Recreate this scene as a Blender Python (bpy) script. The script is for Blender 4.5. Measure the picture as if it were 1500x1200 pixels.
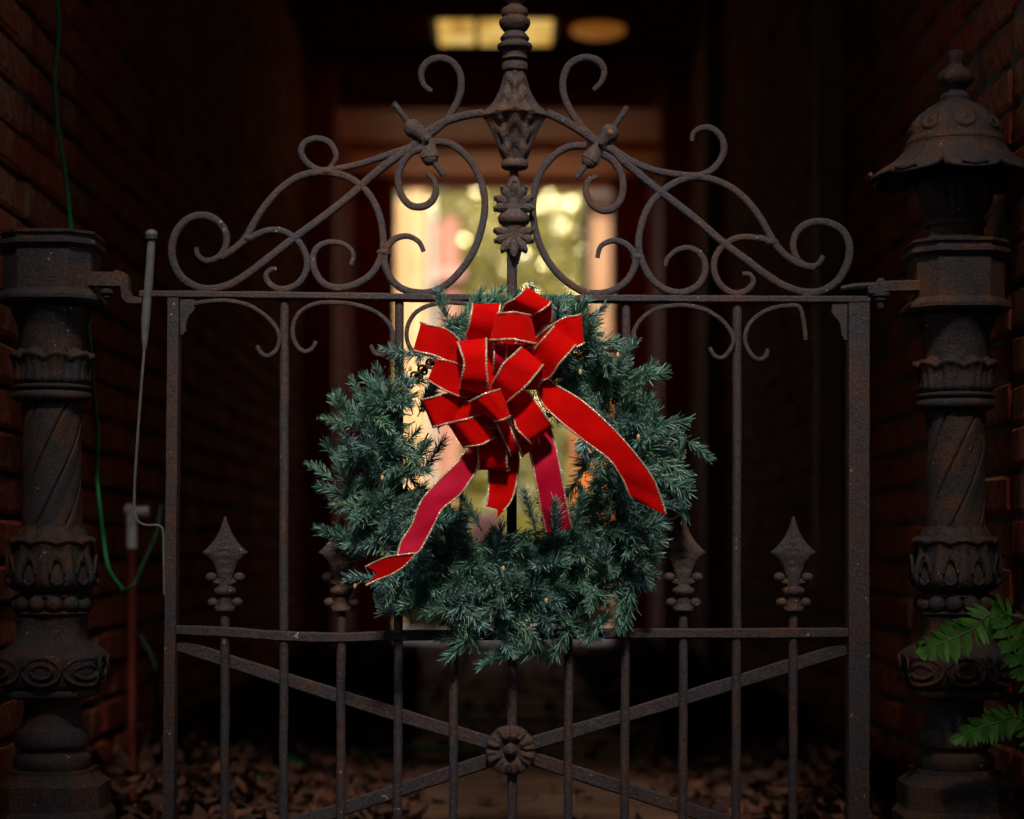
import bpy, math, random
import numpy as np
from mathutils import Vector, Matrix, Euler

for _o in list(bpy.data.objects):
    bpy.data.objects.remove(_o)
random.seed(7)
rng = np.random.default_rng(11)
SC = bpy.context.scene
COL = SC.collection
PI = math.pi
rad = math.radians

# ------------------------------------------------------------------ camera
CAMX, CAMD, CAMZ = -0.015, 3.0, 0.5
cam_d = bpy.data.cameras.new('camera')
cam = bpy.data.objects.new('camera', cam_d)
COL.objects.link(cam)
cam.location = (CAMX, -CAMD, CAMZ)
cam.rotation_euler = (rad(90), 0, 0)
cam_d.sensor_width = 36.0
cam_d.lens = 72.0
cam_d.shift_x = 15 / 1500
cam_d.shift_y = 205 / 1500
cam_d.clip_start = 0.05
cam_d.clip_end = 400
cam_d.dof.use_dof = True
cam_d.dof.focus_distance = 2.93
cam_d.dof.aperture_fstop = 2.35
SC.camera = cam

# ------------------------------------------------------------------ world and sun
SUN_EL, SUN_AZ = rad(48), rad(180 - 3)      # the sun stands behind the camera
world = bpy.data.worlds.new('World')
SC.world = world
world.use_nodes = True
wn = world.node_tree
bg = wn.nodes['Background']
sky = wn.nodes.new('ShaderNodeTexSky')
sky.sky_type = 'NISHITA'
sky.sun_disc = False
sky.sun_elevation = SUN_EL
sky.sun_rotation = SUN_AZ
sky.dust_density = 4.0
sky.air_density = 1.0
wn.links.new(sky.outputs[0], bg.inputs[0])
bg.inputs[1].default_value = 0.15
sun_d = bpy.data.lights.new('sun', 'SUN')
sun_d.energy = 5.0
sun_d.angle = rad(10)
sun_d.color = (1.0, 0.95, 0.88)
sun = bpy.data.objects.new('sun', sun_d)
COL.objects.link(sun)
# direction towards the sun: azimuth measured so that it lies at -y
sdir = Vector((math.sin(rad(3)) * math.cos(SUN_EL), -math.cos(rad(3)) * math.cos(SUN_EL), math.sin(SUN_EL)))
sun.rotation_euler = sdir.to_track_quat('Z', 'Y').to_euler()
sun.location = (0, -6, 8)
SC.view_settings.view_transform = 'Standard'
SC.view_settings.look = 'None'
SC.view_settings.gamma = 1.0
SC.view_settings.use_curve_mapping = False
SC.view_settings.exposure = 0.25
SC.render.engine = 'CYCLES'
SC.cycles.use_denoising = True
SC.cycles.max_bounces = 6
SC.cycles.sample_clamp_indirect = 4.0

# ------------------------------------------------------------------ helpers
def at(px, py, y=0.0):
    d = CAMD + y
    return Vector((CAMX + (px - 735) / 3000.0 * d, y, CAMZ + (805 - py) / 3000.0 * d))

def new_mat(name):
    m = bpy.data.materials.new(name)
    m.use_nodes = True
    return m, m.node_tree, m.node_tree.nodes['Principled BSDF']

def N(nt, t, **kw):
    n = nt.nodes.new(t)
    for k, v in kw.items():
        if k.startswith('i_'):
            key = k[2:]
            n.inputs[int(key) if key.isdigit() else key].default_value = v
        else:
            setattr(n, k, v)
    return n

def noise(nt, scale, detail=4.0, rough=0.55, coord='Object'):
    tc = N(nt, 'ShaderNodeTexCoord')
    n = N(nt, 'ShaderNodeTexNoise')
    n.inputs['Scale'].default_value = scale
    n.inputs['Detail'].default_value = detail
    n.inputs['Roughness'].default_value = rough
    nt.links.new(tc.outputs[coord], n.inputs['Vector'])
    return n

def ramp(nt, src, stops):
    r = N(nt, 'ShaderNodeValToRGB')
    els = r.color_ramp.elements
    while len(els) < len(stops):
        els.new(0.5)
    for e, (p, c) in zip(els, stops):
        e.position = p
        e.color = (*c, 1) if len(c) == 3 else c
    nt.links.new(src, r.inputs[0])
    return r

def mix(nt, fac, a, b, blend='MIX'):
    m = N(nt, 'ShaderNodeMix', data_type='RGBA', blend_type=blend)
    for s, v in ((0, fac), (6, a), (7, b)):
        if hasattr(v, 'is_output') or isinstance(v, bpy.types.NodeSocket):
            nt.links.new(v, m.inputs[s])
        elif isinstance(v, tuple):
            m.inputs[s].default_value = (*v, 1) if len(v) == 3 else v
        else:
            m.inputs[s].default_value = v
    return m.outputs[2]

def bump(nt, bsdf, h, strength=0.3, dist=0.002):
    b = N(nt, 'ShaderNodeBump')
    b.inputs['Strength'].default_value = strength
    b.inputs['Distance'].default_value = dist
    nt.links.new(h, b.inputs['Height'])
    nt.links.new(b.outputs[0], bsdf.inputs['Normal'])

def rnd_fac(nt):
    oi = N(nt, 'ShaderNodeObjectInfo')
    ge = N(nt, 'ShaderNodeNewGeometry')
    a = N(nt, 'ShaderNodeMath', operation='ADD')
    f = N(nt, 'ShaderNodeMath', operation='FRACT')
    nt.links.new(oi.outputs['Random'], a.inputs[0])
    nt.links.new(ge.outputs['Random Per Island'], a.inputs[1])
    nt.links.new(a.outputs[0], f.inputs[0])
    return f.outputs[0]

# ------------------------------------------------------------------ materials
def iron_mat(name, base=(0.049, 0.039, 0.044), rust=(0.088, 0.038, 0.019), amount=0.46, chips=True):
    m, nt, b = new_mat(name)
    n1 = noise(nt, 14, 6, 0.65)
    n2 = noise(nt, 260, 4, 0.7)
    n3 = noise(nt, 55, 5, 0.6)
    r1 = ramp(nt, n1.outputs[0], [(amount, (0, 0, 0)), (min(amount + 0.22, 1), (1, 1, 1))])
    fine = ramp(nt, n2.outputs[0], [(0.32, (0.40, 0.40, 0.45)), (0.7, (1.75, 1.65, 1.55))])
    c = mix(nt, r1.outputs[0], base, rust)
    c = mix(nt, 1.0, c, fine.outputs[0], 'MULTIPLY')
    if chips:
        n4 = noise(nt, 21, 3, 0.8)
        n5 = noise(nt, 170, 2, 0.5)
        mm = N(nt, 'ShaderNodeMath', operation='MULTIPLY')
        nt.links.new(n4.outputs[0], mm.inputs[0]); nt.links.new(n5.outputs[0], mm.inputs[1])
        r4 = ramp(nt, mm.outputs[0], [(0.425, (0, 0, 0)), (0.445, (1, 1, 1))])
        c = mix(nt, r4.outputs[0], c, (0.34, 0.30, 0.24))
    nt.links.new(c, b.inputs['Base Color'])
    b.inputs['Roughness'].default_value = 0.68
    b.inputs['Specular IOR Level'].default_value = 0.35
    ad = N(nt, 'ShaderNodeMath', operation='ADD')
    nt.links.new(n2.outputs[0], ad.inputs[0]); nt.links.new(n3.outputs[0], ad.inputs[1])
    bump(nt, b, ad.outputs[0], 0.9, 0.0022)
    return m

M = {}
M['iron'] = iron_mat('painted_iron')
M['cast'] = iron_mat('rusty_cast_iron', base=(0.044, 0.036, 0.037), rust=(0.115, 0.045, 0.017), amount=0.45)
M['casting'] = iron_mat('brown_casting', base=(0.062, 0.045, 0.041), rust=(0.11, 0.052, 0.028), amount=0.45)

def brick_mat():
    m, nt, b = new_mat('old_red_brick')
    f = rnd_fac(nt)
    r = ramp(nt, f, [(0.0, (0.24, 0.020, 0.010)), (0.35, (0.42, 0.045, 0.018)), (0.7, (0.52, 0.085, 0.032)), (1.0, (0.38, 0.10, 0.05))])
    n1 = noise(nt, 9, 6, 0.7, 'Object')
    vad = N(nt, 'ShaderNodeVectorMath', operation='ADD')
    oi = N(nt, 'ShaderNodeObjectInfo')
    tcn = n1.inputs['Vector'].links[0].from_socket
    nt.links.new(tcn, vad.inputs[0]); nt.links.new(oi.outputs['Location'], vad.inputs[1])
    nt.links.new(vad.outputs[0], n1.inputs['Vector'])
    r1 = ramp(nt, n1.outputs[0], [(0.47, (0, 0, 0)), (0.62, (0.85, 0.85, 0.85))])
    c = mix(nt, r1.outputs[0], r.outputs[0], (0.40, 0.19, 0.10))
    n2 = noise(nt, 45, 6, 0.75)
    r2 = ramp(nt, n2.outputs[0], [(0.33, (0.35, 0.35, 0.35)), (0.66, (1.4, 1.4, 1.4))])
    c = mix(nt, 1.0, c, r2.outputs[0], 'MULTIPLY')
    nt.links.new(c, b.inputs['Base Color'])
    b.inputs['Roughness'].default_value = 0.9
    bump(nt, b, n2.outputs[0], 0.6, 0.003)
    return m
M['brick'] = brick_mat()

def simple(name, c, c2=None, scale=20, rough=0.8, bs=0.3, bd=0.002, spec=0.4, detail=5):
    m, nt, b = new_mat(name)
    n = noise(nt, scale, detail, 0.6)
    r = ramp(nt, n.outputs[0], [(0.35, c), (0.68, c2 or c)])
    nt.links.new(r.outputs[0], b.inputs['Base Color'])
    b.inputs['Roughness'].default_value = rough
    b.inputs['Specular IOR Level'].default_value = spec
    if bs:
        bump(nt, b, n.outputs[0], bs, bd)
    return m
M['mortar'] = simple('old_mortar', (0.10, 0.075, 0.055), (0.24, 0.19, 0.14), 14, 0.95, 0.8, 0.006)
M['dark_mortar'] = simple('left_wall_mortar', (0.03, 0.022, 0.016), (0.11, 0.08, 0.055), 14, 0.95, 0.8, 0.006)  # darker mortar for the left wall joints
M['wood_red'] = simple('red_stained_wood', (0.46, 0.034, 0.010), (0.56, 0.060, 0.016), 6, 0.55)
M['joist'] = simple('lit_joist_wood', (0.80, 0.24, 0.035), (0.88, 0.32, 0.06), 5, 0.6)  # garden light put into the wood colour as bright orange
M['ceiling_shade'] = simple('shaded_red_ceiling', (0.10, 0.012, 0.008), (0.15, 0.022, 0.012), 6, 1.0, .3, .002, 0.0)  # shade away from the doorway put into the dark colour
M['door_wood'] = simple('orange_varnished_wood', (0.40, 0.10, 0.018), (0.50, 0.15, 0.03), 4, 0.4)
M['cream'] = simple('cream_stucco', (0.70, 0.42, 0.17), (0.80, 0.52, 0.24), 5, 0.8)
M['white_paint'] = simple('white_paint', (0.72, 0.72, 0.68), (0.82, 0.82, 0.8), 8, 0.6)
M['pink'] = simple('pink_stucco', (0.46, 0.19, 0.12), (0.58, 0.27, 0.18), 6, 0.85)
M['terracotta'] = simple('pale_terracotta', (0.62, 0.30, 0.22), (0.72, 0.40, 0.30), 8, 0.7)
M['paver'] = simple('brown_paver', (0.07, 0.030, 0.015), (0.13, 0.058, 0.028), 9, 0.8, 0.5, 0.004)
M['soil'] = simple('dark_soil', (0.03, 0.022, 0.016), (0.07, 0.05, 0.035), 12, 0.95, 0.8, 0.01)
M['path'] = simple('pale_path', (0.60, 0.50, 0.36), (0.72, 0.62, 0.48), 6, 0.9)
M['asphalt'] = simple('asphalt', (0.045, 0.045, 0.047), (0.06, 0.06, 0.06), 40, 0.9)
M['olive_paint'] = simple('olive_paint', (0.22, 0.145, 0.055), (0.28, 0.19, 0.075), 7, 0.7)
M['white_plastic'] = simple('white_plastic', (0.8, 0.8, 0.8), (0.85, 0.85, 0.85), 9, 0.5)
M['red_pipe'] = simple('red_painted_pipe', (0.11, 0.012, 0.008), (0.17, 0.025, 0.015), 9, 0.6)
M['green_cable'] = simple('green_cable', (0.01, 0.15, 0.05), (0.02, 0.2, 0.07), 30, 0.45)
M['dark_green'] = simple('dark_green_cable', (0.008, 0.03, 0.012), (0.018, 0.05, 0.02), 30, 0.6)  # darker green for the two lower cables
M['dark_cable'] = simple('dark_cable', (0.012, 0.014, 0.012), (0.02, 0.022, 0.02), 30, 0.5)
M['plaster'] = simple('grey_render', (0.25, 0.23, 0.20), (0.33, 0.30, 0.26), 3, 0.9)

def leafy(name, cols, rough=0.45, trans=0.0, spec=0.5, tint=False):
    m, nt, b = new_mat(name)
    f = rnd_fac(nt)
    st = [(i / (len(cols) - 1), c) for i, c in enumerate(cols)]
    r = ramp(nt, f, st)
    n = noise(nt, 60, 3)
    r2 = ramp(nt, n.outputs[0], [(0.3, (0.75, 0.75, 0.75)), (0.7, (1.25, 1.25, 1.25))])
    c = mix(nt, 1.0, r.outputs[0], r2.outputs[0], 'MULTIPLY')
    if tint:      # every tip a little greener, bluer or duller than the next
        oi = N(nt, 'ShaderNodeObjectInfo')
        r3 = ramp(nt, oi.outputs['Random'], [(0.0, (0.8, 0.95, 0.7)), (0.3, (1.0, 1.0, 1.0)), (0.6, (1.15, 1.1, 1.2)), (0.85, (1.25, 1.05, 0.8)), (1.0, (0.7, 0.75, 0.8))])
        c = mix(nt, 1.0, c, r3.outputs[0], 'MULTIPLY')
    nt.links.new(c, b.inputs['Base Color'])
    b.inputs['Roughness'].default_value = rough
    b.inputs['Specular IOR Level'].default_value = spec
    if trans:
        out = nt.nodes['Material Output']
        t = N(nt, 'ShaderNodeBsdfTranslucent')
        nt.links.new(c, t.inputs[0])
        mx = N(nt, 'ShaderNodeMixShader')
        mx.inputs[0].default_value = trans
        nt.links.new(b.outputs[0], mx.inputs[1]); nt.links.new(t.outputs[0], mx.inputs[2])
        nt.links.new(mx.outputs[0], out.inputs[0])
    return m
M['needle'] = leafy('pvc_needles', [(0.045, 0.13, 0.085), (0.10, 0.245, 0.19), (0.17, 0.33, 0.295), (0.30, 0.46, 0.455), (0.12, 0.27, 0.12), (0.42, 0.56, 0.56)], 0.42, tint=True)
M['twig'] = simple('brown_twig', (0.10, 0.05, 0.022), (0.16, 0.09, 0.04), 60, 0.8)
M['garden_leaf'] = leafy('garden_leaves', [(0.09, 0.09, 0.01), (0.22, 0.185, 0.022), (0.34, 0.27, 0.04), (0.13, 0.12, 0.012)], 0.27, 0.3, 0.8)
M['shiny_leaf'] = leafy('shiny_leaves', [(0.10, 0.10, 0.012), (0.30, 0.25, 0.035), (0.18, 0.16, 0.02)], 0.08, 0.2, 1.0)
M['shiny_leaf'].node_tree.nodes['Principled BSDF'].inputs['Specular Tint'].default_value = (1.0, 0.88, 0.45, 1)
M['dead_leaf'] = leafy('dead_leaves', [(0.022, 0.005, 0.002), (0.05, 0.012, 0.004), (0.10, 0.028, 0.009), (0.018, 0.004, 0.002)], 0.8)
M['fern'] = leafy('fern_leaf', [(0.035, 0.15, 0.006), (0.10, 0.27, 0.012), (0.05, 0.19, 0.008)], 0.5, 0.3)
M['bark'] = simple('tree_bark', (0.07, 0.05, 0.035), (0.13, 0.10, 0.07), 15, 0.9, 0.8, 0.01)

def velvet():
    m, nt, b = new_mat('red_velvet')
    n = noise(nt, 500, 2, 0.5)
    n2 = noise(nt, 22, 3, 0.5)
    r = ramp(nt, n2.outputs[0], [(0.35, (0.56, 0.001, 0.0005)), (0.65, (0.68, 0.002, 0.001))])
    nt.links.new(r.outputs[0], b.inputs['Base Color'])
    b.inputs['Roughness'].default_value = 0.95
    b.inputs['Specular IOR Level'].default_value = 0.08
    b.inputs['Sheen Weight'].default_value = 0.45
    b.inputs['Sheen Roughness'].default_value = 0.5
    b.inputs['Sheen Tint'].default_value = (1.0, 0.03, 0.02, 1)
    n3 = noise(nt, 38, 3, 0.6)
    ad = N(nt, 'ShaderNodeMath', operation='MULTIPLY_ADD')
    nt.links.new(n3.outputs[0], ad.inputs[0]); ad.inputs[1].default_value = 5.0; nt.links.new(n.outputs[0], ad.inputs[2])
    bump(nt, b, ad.outputs[0], 0.5, 0.0009)
    return m
def satin():
    m, nt, b = new_mat('crimson_satin')
    n = noise(nt, 30, 4, 0.5)
    r = ramp(nt, n.outputs[0], [(0.35, (0.50, 0.001, 0.022)), (0.65, (0.60, 0.002, 0.034))])
    nt.links.new(r.outputs[0], b.inputs['Base Color'])
    b.inputs['Roughness'].default_value = 0.65
    b.inputs['Specular IOR Level'].default_value = 0.12
    bump(nt, b, n.outputs[0], 0.15, 0.003)
    return m
def gold():
    m, nt, b = new_mat('gold_wire_edge')
    tc = N(nt, 'ShaderNodeTexCoord')
    v = N(nt, 'ShaderNodeTexVoronoi')
    v.inputs['Scale'].default_value = 420
    nt.links.new(tc.outputs['Object'], v.inputs['Vector'])
    r = ramp(nt, v.outputs['Distance'], [(0.0, (1.0, 0.88, 0.72)), (0.6, (0.66, 0.40, 0.24))])
    nt.links.new(r.outputs[0], b.inputs['Base Color'])
    b.inputs['Metallic'].default_value = 0.35
    b.inputs['Roughness'].default_value = 0.32
    bump(nt, b, v.outputs['Distance'], 0.8, 0.001)
    return m
M['velvet'] = velvet(); M['satin'] = satin(); M['gold'] = gold()

def emis(name, c, s):
    m, nt, b = new_mat(name)
    b.inputs['Base Color'].default_value = (*c, 1)
    b.inputs['Emission Color'].default_value = (*c, 1)
    b.inputs['Emission Strength'].default_value = s
    return m
M['lit_glass'] = emis('lit_glass', (1.0, 0.62, 0.13), 0.62)
_nt = M['lit_glass'].node_tree
_n = noise(_nt, 9, 3, 0.6)
_r = ramp(_nt, _n.outputs[0], [(0.35, (0.55, 0.27, 0.04)), (0.5, (1.0, 0.60, 0.12)), (0.68, (1.0, 0.80, 0.30))])
_nt.links.new(_r.outputs[0], _nt.nodes['Principled BSDF'].inputs['Emission Color'])
M['amber_glass'] = emis('amber_glass', (1.0, 0.34, 0.04), 0.14)
def glassy():
    m, nt, b = new_mat('bulb_orange_glint')
    b.inputs['Base Color'].default_value = (0.9, 0.55, 0.25, 1)  # orange glint of a clear bulb put into the base colour
    b.inputs['Roughness'].default_value = 0.05
    b.inputs['Specular IOR Level'].default_value = 1.0
    return m
M['bulb'] = glassy()

# ------------------------------------------------------------------ mesh builders
class MB:
    def __init__(s):
        s.v = []; s.f = []; s.mi = []
    def add(s, vs, fs, mi=0):
        o = len(s.v)
        s.v.extend([tuple(v) for v in vs])
        s.f.extend([tuple(i + o for i in f) for f in fs])
        s.mi.extend([mi] * len(fs))
    def box(s, c, size, rot=None, jit=0, mi=0):
        x, y, z = [k / 2 for k in size]
        vs = [Vector((sx * x, sy * y, sz * z)) for sx in (-1, 1) for sy in (-1, 1) for sz in (-1, 1)]
        if jit:
            vs = [v + Vector([random.uniform(-jit, jit) for _ in range(3)]) for v in vs]
        if rot is not None:
            vs = [rot @ v for v in vs]
        c = Vector(c)
        s.add([v + c for v in vs], [(0, 1, 3, 2), (4, 6, 7, 5), (0, 4, 5, 1), (2, 3, 7, 6), (0, 2, 6, 4), (1, 5, 7, 3)], mi)
    def tube(s, pts, r, n=8, flat=1.0, up=Vector((0, 1, 0)), cap=True, mi=0, sq=0.0):
        """sweep; r number or list; in-plane half width r, along `up` r*flat"""
        pts = [Vector(p) for p in pts]
        m = len(pts)
        rs = r if isinstance(r, (list, tuple, np.ndarray)) else [r] * m
        vs = []
        for i, p in enumerate(pts):
            t = (pts[min(i + 1, m - 1)] - pts[max(i - 1, 0)])
            if t.length < 1e-9: t = Vector((0, 0, 1))
            t.normalize()
            u = up - t * up.dot(t)
            if u.length < 1e-3:
                u = Vector((1, 0, 0)) - t * t.x
            u.normalize()
            w = t.cross(u)
            for k in range(n):
                a = 2 * PI * (k + 0.5) / n
                q = max(abs(math.cos(a)), abs(math.sin(a))) ** -sq
                vs.append(p + w * math.cos(a) * rs[i] * q + u * math.sin(a) * rs[i] * flat * q)
        fs = [(i * n + k, i * n + (k + 1) % n, (i + 1) * n + (k + 1) % n, (i + 1) * n + k) for i in range(m - 1) for k in range(n)]
        if cap:
            fs.append(tuple(range(n - 1, -1, -1)))
            fs.append(tuple((m - 1) * n + k for k in range(n)))
        s.add(vs, fs, mi)
    def lathe(s, prof, n=48, c=(0, 0), fn=None, mi=0, cap=True):
        vs = []
        for (r, z) in prof:
            for k in range(n):
                a = 2 * PI * k / n
                rr, zz = (r, z) if fn is None else fn(r, z, a)
                vs.append((c[0] + rr * math.sin(a), c[1] - rr * math.cos(a), zz))   # a = 0 faces the camera
        m = len(prof)
        fs = [(i * n + k, (i + 1) * n + k, (i + 1) * n + (k + 1) % n, i * n + (k + 1) % n) for i in range(m - 1) for k in range(n)]
        if cap:
            fs.append(tuple(range(n)))
            fs.append(tuple((m - 1) * n + k for k in range(n - 1, -1, -1)))
        s.add(vs, fs, mi)
    def ball(s, c, r, sc=(1, 1, 1), n=12, m=8, mi=0):
        vs = []; c = Vector(c)
        for i in range(m + 1):
            th = PI * i / m
            for k in range(n):
                a = 2 * PI * k / n
                vs.append(c + Vector((r * sc[0] * math.sin(th) * math.cos(a), r * sc[1] * math.sin(th) * math.sin(a), r * sc[2] * math.cos(th))))
        fs = [(i * n + k, (i + 1) * n + k, (i + 1) * n + (k + 1) % n, i * n + (k + 1) % n) for i in range(m) for k in range(n)]
        s.add(vs, fs, mi)
    def mesh(s, name, mats, smooth=True, sharp=35, weld=False):
        me = bpy.data.meshes.new(name)
        me.from_pydata(s.v, [], s.f)
        for m in (mats if isinstance(mats, (list, tuple)) else [mats]):
            me.materials.append(m)
        if any(s.mi):
            me.polygons.foreach_set('material_index', s.mi)
        if smooth:
            me.polygons.foreach_set('use_smooth', [True] * len(me.polygons))
            if sharp:
                try:
                    me.set_sharp_from_angle(angle=rad(sharp))
                except Exception:
                    pass
        me.update()
        return me
    def build(s, name, mats, parent=None, smooth=True, sharp=35):
        return link(name, s.mesh(name, mats, smooth, sharp), parent)

def link(name, me, parent=None):
    o = bpy.data.objects.new(name, me)
    COL.objects.link(o)
    if parent is not None:
        o.parent = parent
        o.matrix_parent_inverse = Matrix.Translation(-PLOC.get(parent.name, Vector((0, 0, 0))))
    return o
PLOC = {}
def thing(name, label, cat, loc=(0, 0, 0), group=None):
    o = bpy.data.objects.new(name, None)
    o.empty_display_size = 0.05
    COL.objects.link(o)
    o.location = loc
    PLOC[o.name] = Vector(loc)
    o['label'] = label; o['category'] = cat
    if group: o['group'] = group
    return o
def tag(o, label, cat, group=None):
    o['label'] = label; o['category'] = cat
    if group: o['group'] = group
    return o
def struct(o, kind='structure'):
    o['kind'] = kind
    return o

def spline(pts, seg=8, closed=False):
    pts = [Vector(p) for p in pts]
    out = []
    n = len(pts)
    for i in range(n - 1):
        p0 = pts[max(i - 1, 0)]; p1 = pts[i]; p2 = pts[i + 1]; p3 = pts[min(i + 2, n - 1)]
        for k in range(seg):
            t = k / seg
            out.append(0.5 * ((2 * p1) + (p2 - p0) * t + (2 * p0 - 5 * p1 + 4 * p2 - p3) * t * t + (3 * p1 - p0 - 3 * p2 + p3) * t ** 3))
    out.append(pts[-1])
    return out

def prof_spline(pts, seg=5):
    return [(max(p.x, 0.0005), p.y) for p in spline([(a, b, 0) for a, b in pts], seg)]

# ================================================================== LARGE STRUCTURE
WL, WR = -0.78, 0.75         # inner faces of the passage walls
Y0, Y1 = -0.14, 7.72         # passage
HC = 2.62                    # ceiling height

def sheet(name, x0, x1, y0, y1, z, mat):
    b = MB(); b.add([(x0, y0, z), (x1, y0, z), (x1, y1, z), (x0, y1, z)], [(0, 1, 2, 3)])
    return b.build(name, mat, smooth=False)
g = struct(sheet('ground', -60, 60, -60, 90, -0.012, M['soil']))
struct(sheet('road', -60, 60, -4.6, -1.1, -0.006, M['asphalt']))
struct(sheet('bounce_patio', -4.5, 4.5, 7.9, 12.4, -0.005, M['path']))  # added wide and pale to bounce light onto the end joists
struct(sheet('garden_path', -0.95, 0.92, 12.4, 16.0, -0.004, M['path']))

# passage floor with its pavers
fl = struct(MB().build('passage_floor', M['soil'])) if False else None
b = MB(); b.box(((WL + WR) / 2, (Y0 + Y1) / 2 + 0.05, -0.004), (WR - WL, Y1 - Y0 + 0.1, 0.008))
floor = struct(b.build('passage_floor', M['soil'], smooth=False))
pav_me = []
for k in range(5):
    b = MB(); b.box((0, 0, 0), (0.292, 0.142, 0.03), jit=0.004)
    me = b.mesh('paver', M['paver'], False); pav_me.append(me)
row = 0
y = 0.05
while y < Y1:
    off = 0.15 if row % 2 else 0.0
    x = WL + 0.155 - off
    while x < WR + 0.15:
        if x - 0.146 > WL - 0.02 and x + 0.146 < WR + 0.02:
            o = link('paver', random.choice(pav_me), floor)
            o.location = (x, y, 0.006 + random.uniform(-0.004, 0.005))
            o.rotation_euler = (random.uniform(-.012, .012), random.uniform(-.012, .012), random.uniform(-.02, .02))
        x += 0.302
    y += 0.152; row += 1

# walls --------------------------------------------------------------
BL, BH, BT = 0.205, 0.058, 0.10
PX, PZ = 0.217, 0.0685
brick_me = []
for k in range(8):
    b = MB()
    # a brick with a bevelled, slightly worn face on +x (8 corner verts pulled in)
    l, h = BL / 2, BH / 2
    e = 0.006
    j = lambda a=0.0025: random.uniform(-a, a)
    back = [(-0.05, sy * l, sz * h) for sy, sz in ((-1, -1), (1, -1), (1, 1), (-1, 1))]
    mid = [(-e + j(), sy * l + j(), sz * h + j()) for sy, sz in ((-1, -1), (1, -1), (1, 1), (-1, 1))]
    front = [(j(0.0015), sy * (l - e) + j(), sz * (h - e) + j()) for sy, sz in ((-1, -1), (1, -1), (1, 1), (-1, 1))]
    vs = back + mid + front
    fs = [(0, 3, 2, 1), (8, 9, 10, 11)]
    for q in (0, 4):
        for i in range(4):
            fs.append((q + i, q + (i + 1) % 4, q + 4 + (i + 1) % 4, q + 4 + i))
    b.add(vs, fs)
    brick_me.append(b.mesh('brick', M['brick'], True, 25))

def in_view(x, y, z):
    d = CAMD + y
    px = 735 + (x - CAMX) * 3000 / d; py = 805 - (z - CAMZ) * 3000 / d
    return -30 < px < 1530 and -30 < py < 1230

def brick_wall(xf, sgn, label):
    """xf: plane of the brick faces; sgn +1: faces +x (left wall)"""
    w = thing('brick_wall', label, 'wall', (xf - sgn * 0.12, Y0, 0))
    rec = 0.018 if sgn > 0 else 0.005
    b = MB()
    ny, nz = 160, 60
    L = Y1 - Y0
    grid = [[None] * (nz + 1) for _ in range(ny + 1)]
    vs = []
    for i in range(ny + 1):
        for k in range(nz + 1):
            dx = random.uniform(-0.004, 0.003)
            if random.random() < 0.06: dx -= 0.012
            if sgn > 0 and random.random() < 0.3: dx += 0.012
            vs.append((xf - sgn * (rec - dx), Y0 + L * i / ny, HC * k / nz))
    fs = []
    for i in range(ny):
        for k in range(nz):
            a = i * (nz + 1) + k
            q = (a, a + nz + 1, a + nz + 2, a + 1)
            fs.append(q if sgn > 0 else q[::-1])
    b.add(vs, fs)
    b.box((xf - sgn * 0.15, (Y0 + Y1) / 2, HC / 2), (0.24, L, HC))
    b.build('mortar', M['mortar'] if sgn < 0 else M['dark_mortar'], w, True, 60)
    cand = []
    nrow = int(HC / PZ)
    for r in range(nrow):
        z = 0.036 + r * PZ
        y = Y0 + BL / 2 + 0.003 + (PX / 2 if r % 2 else 0)
        while y + BL / 2 < Y1:
            hd = (len(cand) + r) % 3 == 2
            if hd: y -= 0.0525
            cand.append((y, z, hd))
            y += PX - (0.0525 if hd else 0)
    vis = sorted([c for c in cand if in_view(xf, c[0], c[1])], key=lambda c: c[0])
    named = set(vis[:295])
    st = MB()
    for (y, z, hd) in cand:
        tilt = random.uniform(-.012, .012); dx = random.uniform(-0.005, 0.004)
        dz = random.uniform(-0.003, 0.003)
        M4 = Matrix.Translation((xf + sgn * dx, y + random.uniform(-.004, .004), z + dz)) @ Matrix.Rotation(0 if sgn > 0 else PI, 4, 'Z') @ Matrix.Rotation(tilt, 4, 'X') @ Matrix.Rotation(random.uniform(-.015, .015), 4, 'Z')
        if hd: M4 = M4 @ Matrix.Diagonal((1, .488, 1, 1))
        me = random.choice(brick_me)
        if (y, z, hd) in named:
            o = link('brick', me, w)
            o.matrix_parent_inverse = Matrix.Identity(4)
            o.matrix_local = Matrix.Translation(-PLOC[w.name]) @ M4
        else:
            st.add([M4 @ v.co for v in me.vertices], [tuple(p.vertices) for p in me.polygons])
    o = st.build('far_bricks', M['brick'], w, True, 25)
    o['kind'] = 'stuff'
    return w
brick_wall(WL, 1, 'old red brick wall along the left side of the passage, behind the green cable')
brick_wall(WR, -1, 'old red brick wall along the right side of the passage, behind the finial-topped post')

# ceiling with joists
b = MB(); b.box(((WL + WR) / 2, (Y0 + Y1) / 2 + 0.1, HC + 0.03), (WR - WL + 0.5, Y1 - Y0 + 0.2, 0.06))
ceil = struct(b.build('ceiling', M['ceiling_shade'], smooth=False))
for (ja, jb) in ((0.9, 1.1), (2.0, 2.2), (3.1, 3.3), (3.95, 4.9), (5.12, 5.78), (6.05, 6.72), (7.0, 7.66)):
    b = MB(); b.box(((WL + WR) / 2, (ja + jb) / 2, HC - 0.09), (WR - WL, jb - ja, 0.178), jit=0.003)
    o = b.build('joist', M['joist'] if ja > 6 else M['ceiling_shade'], ceil, smooth=False)  # boards near the doorway coloured as lit, the others as shaded
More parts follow.
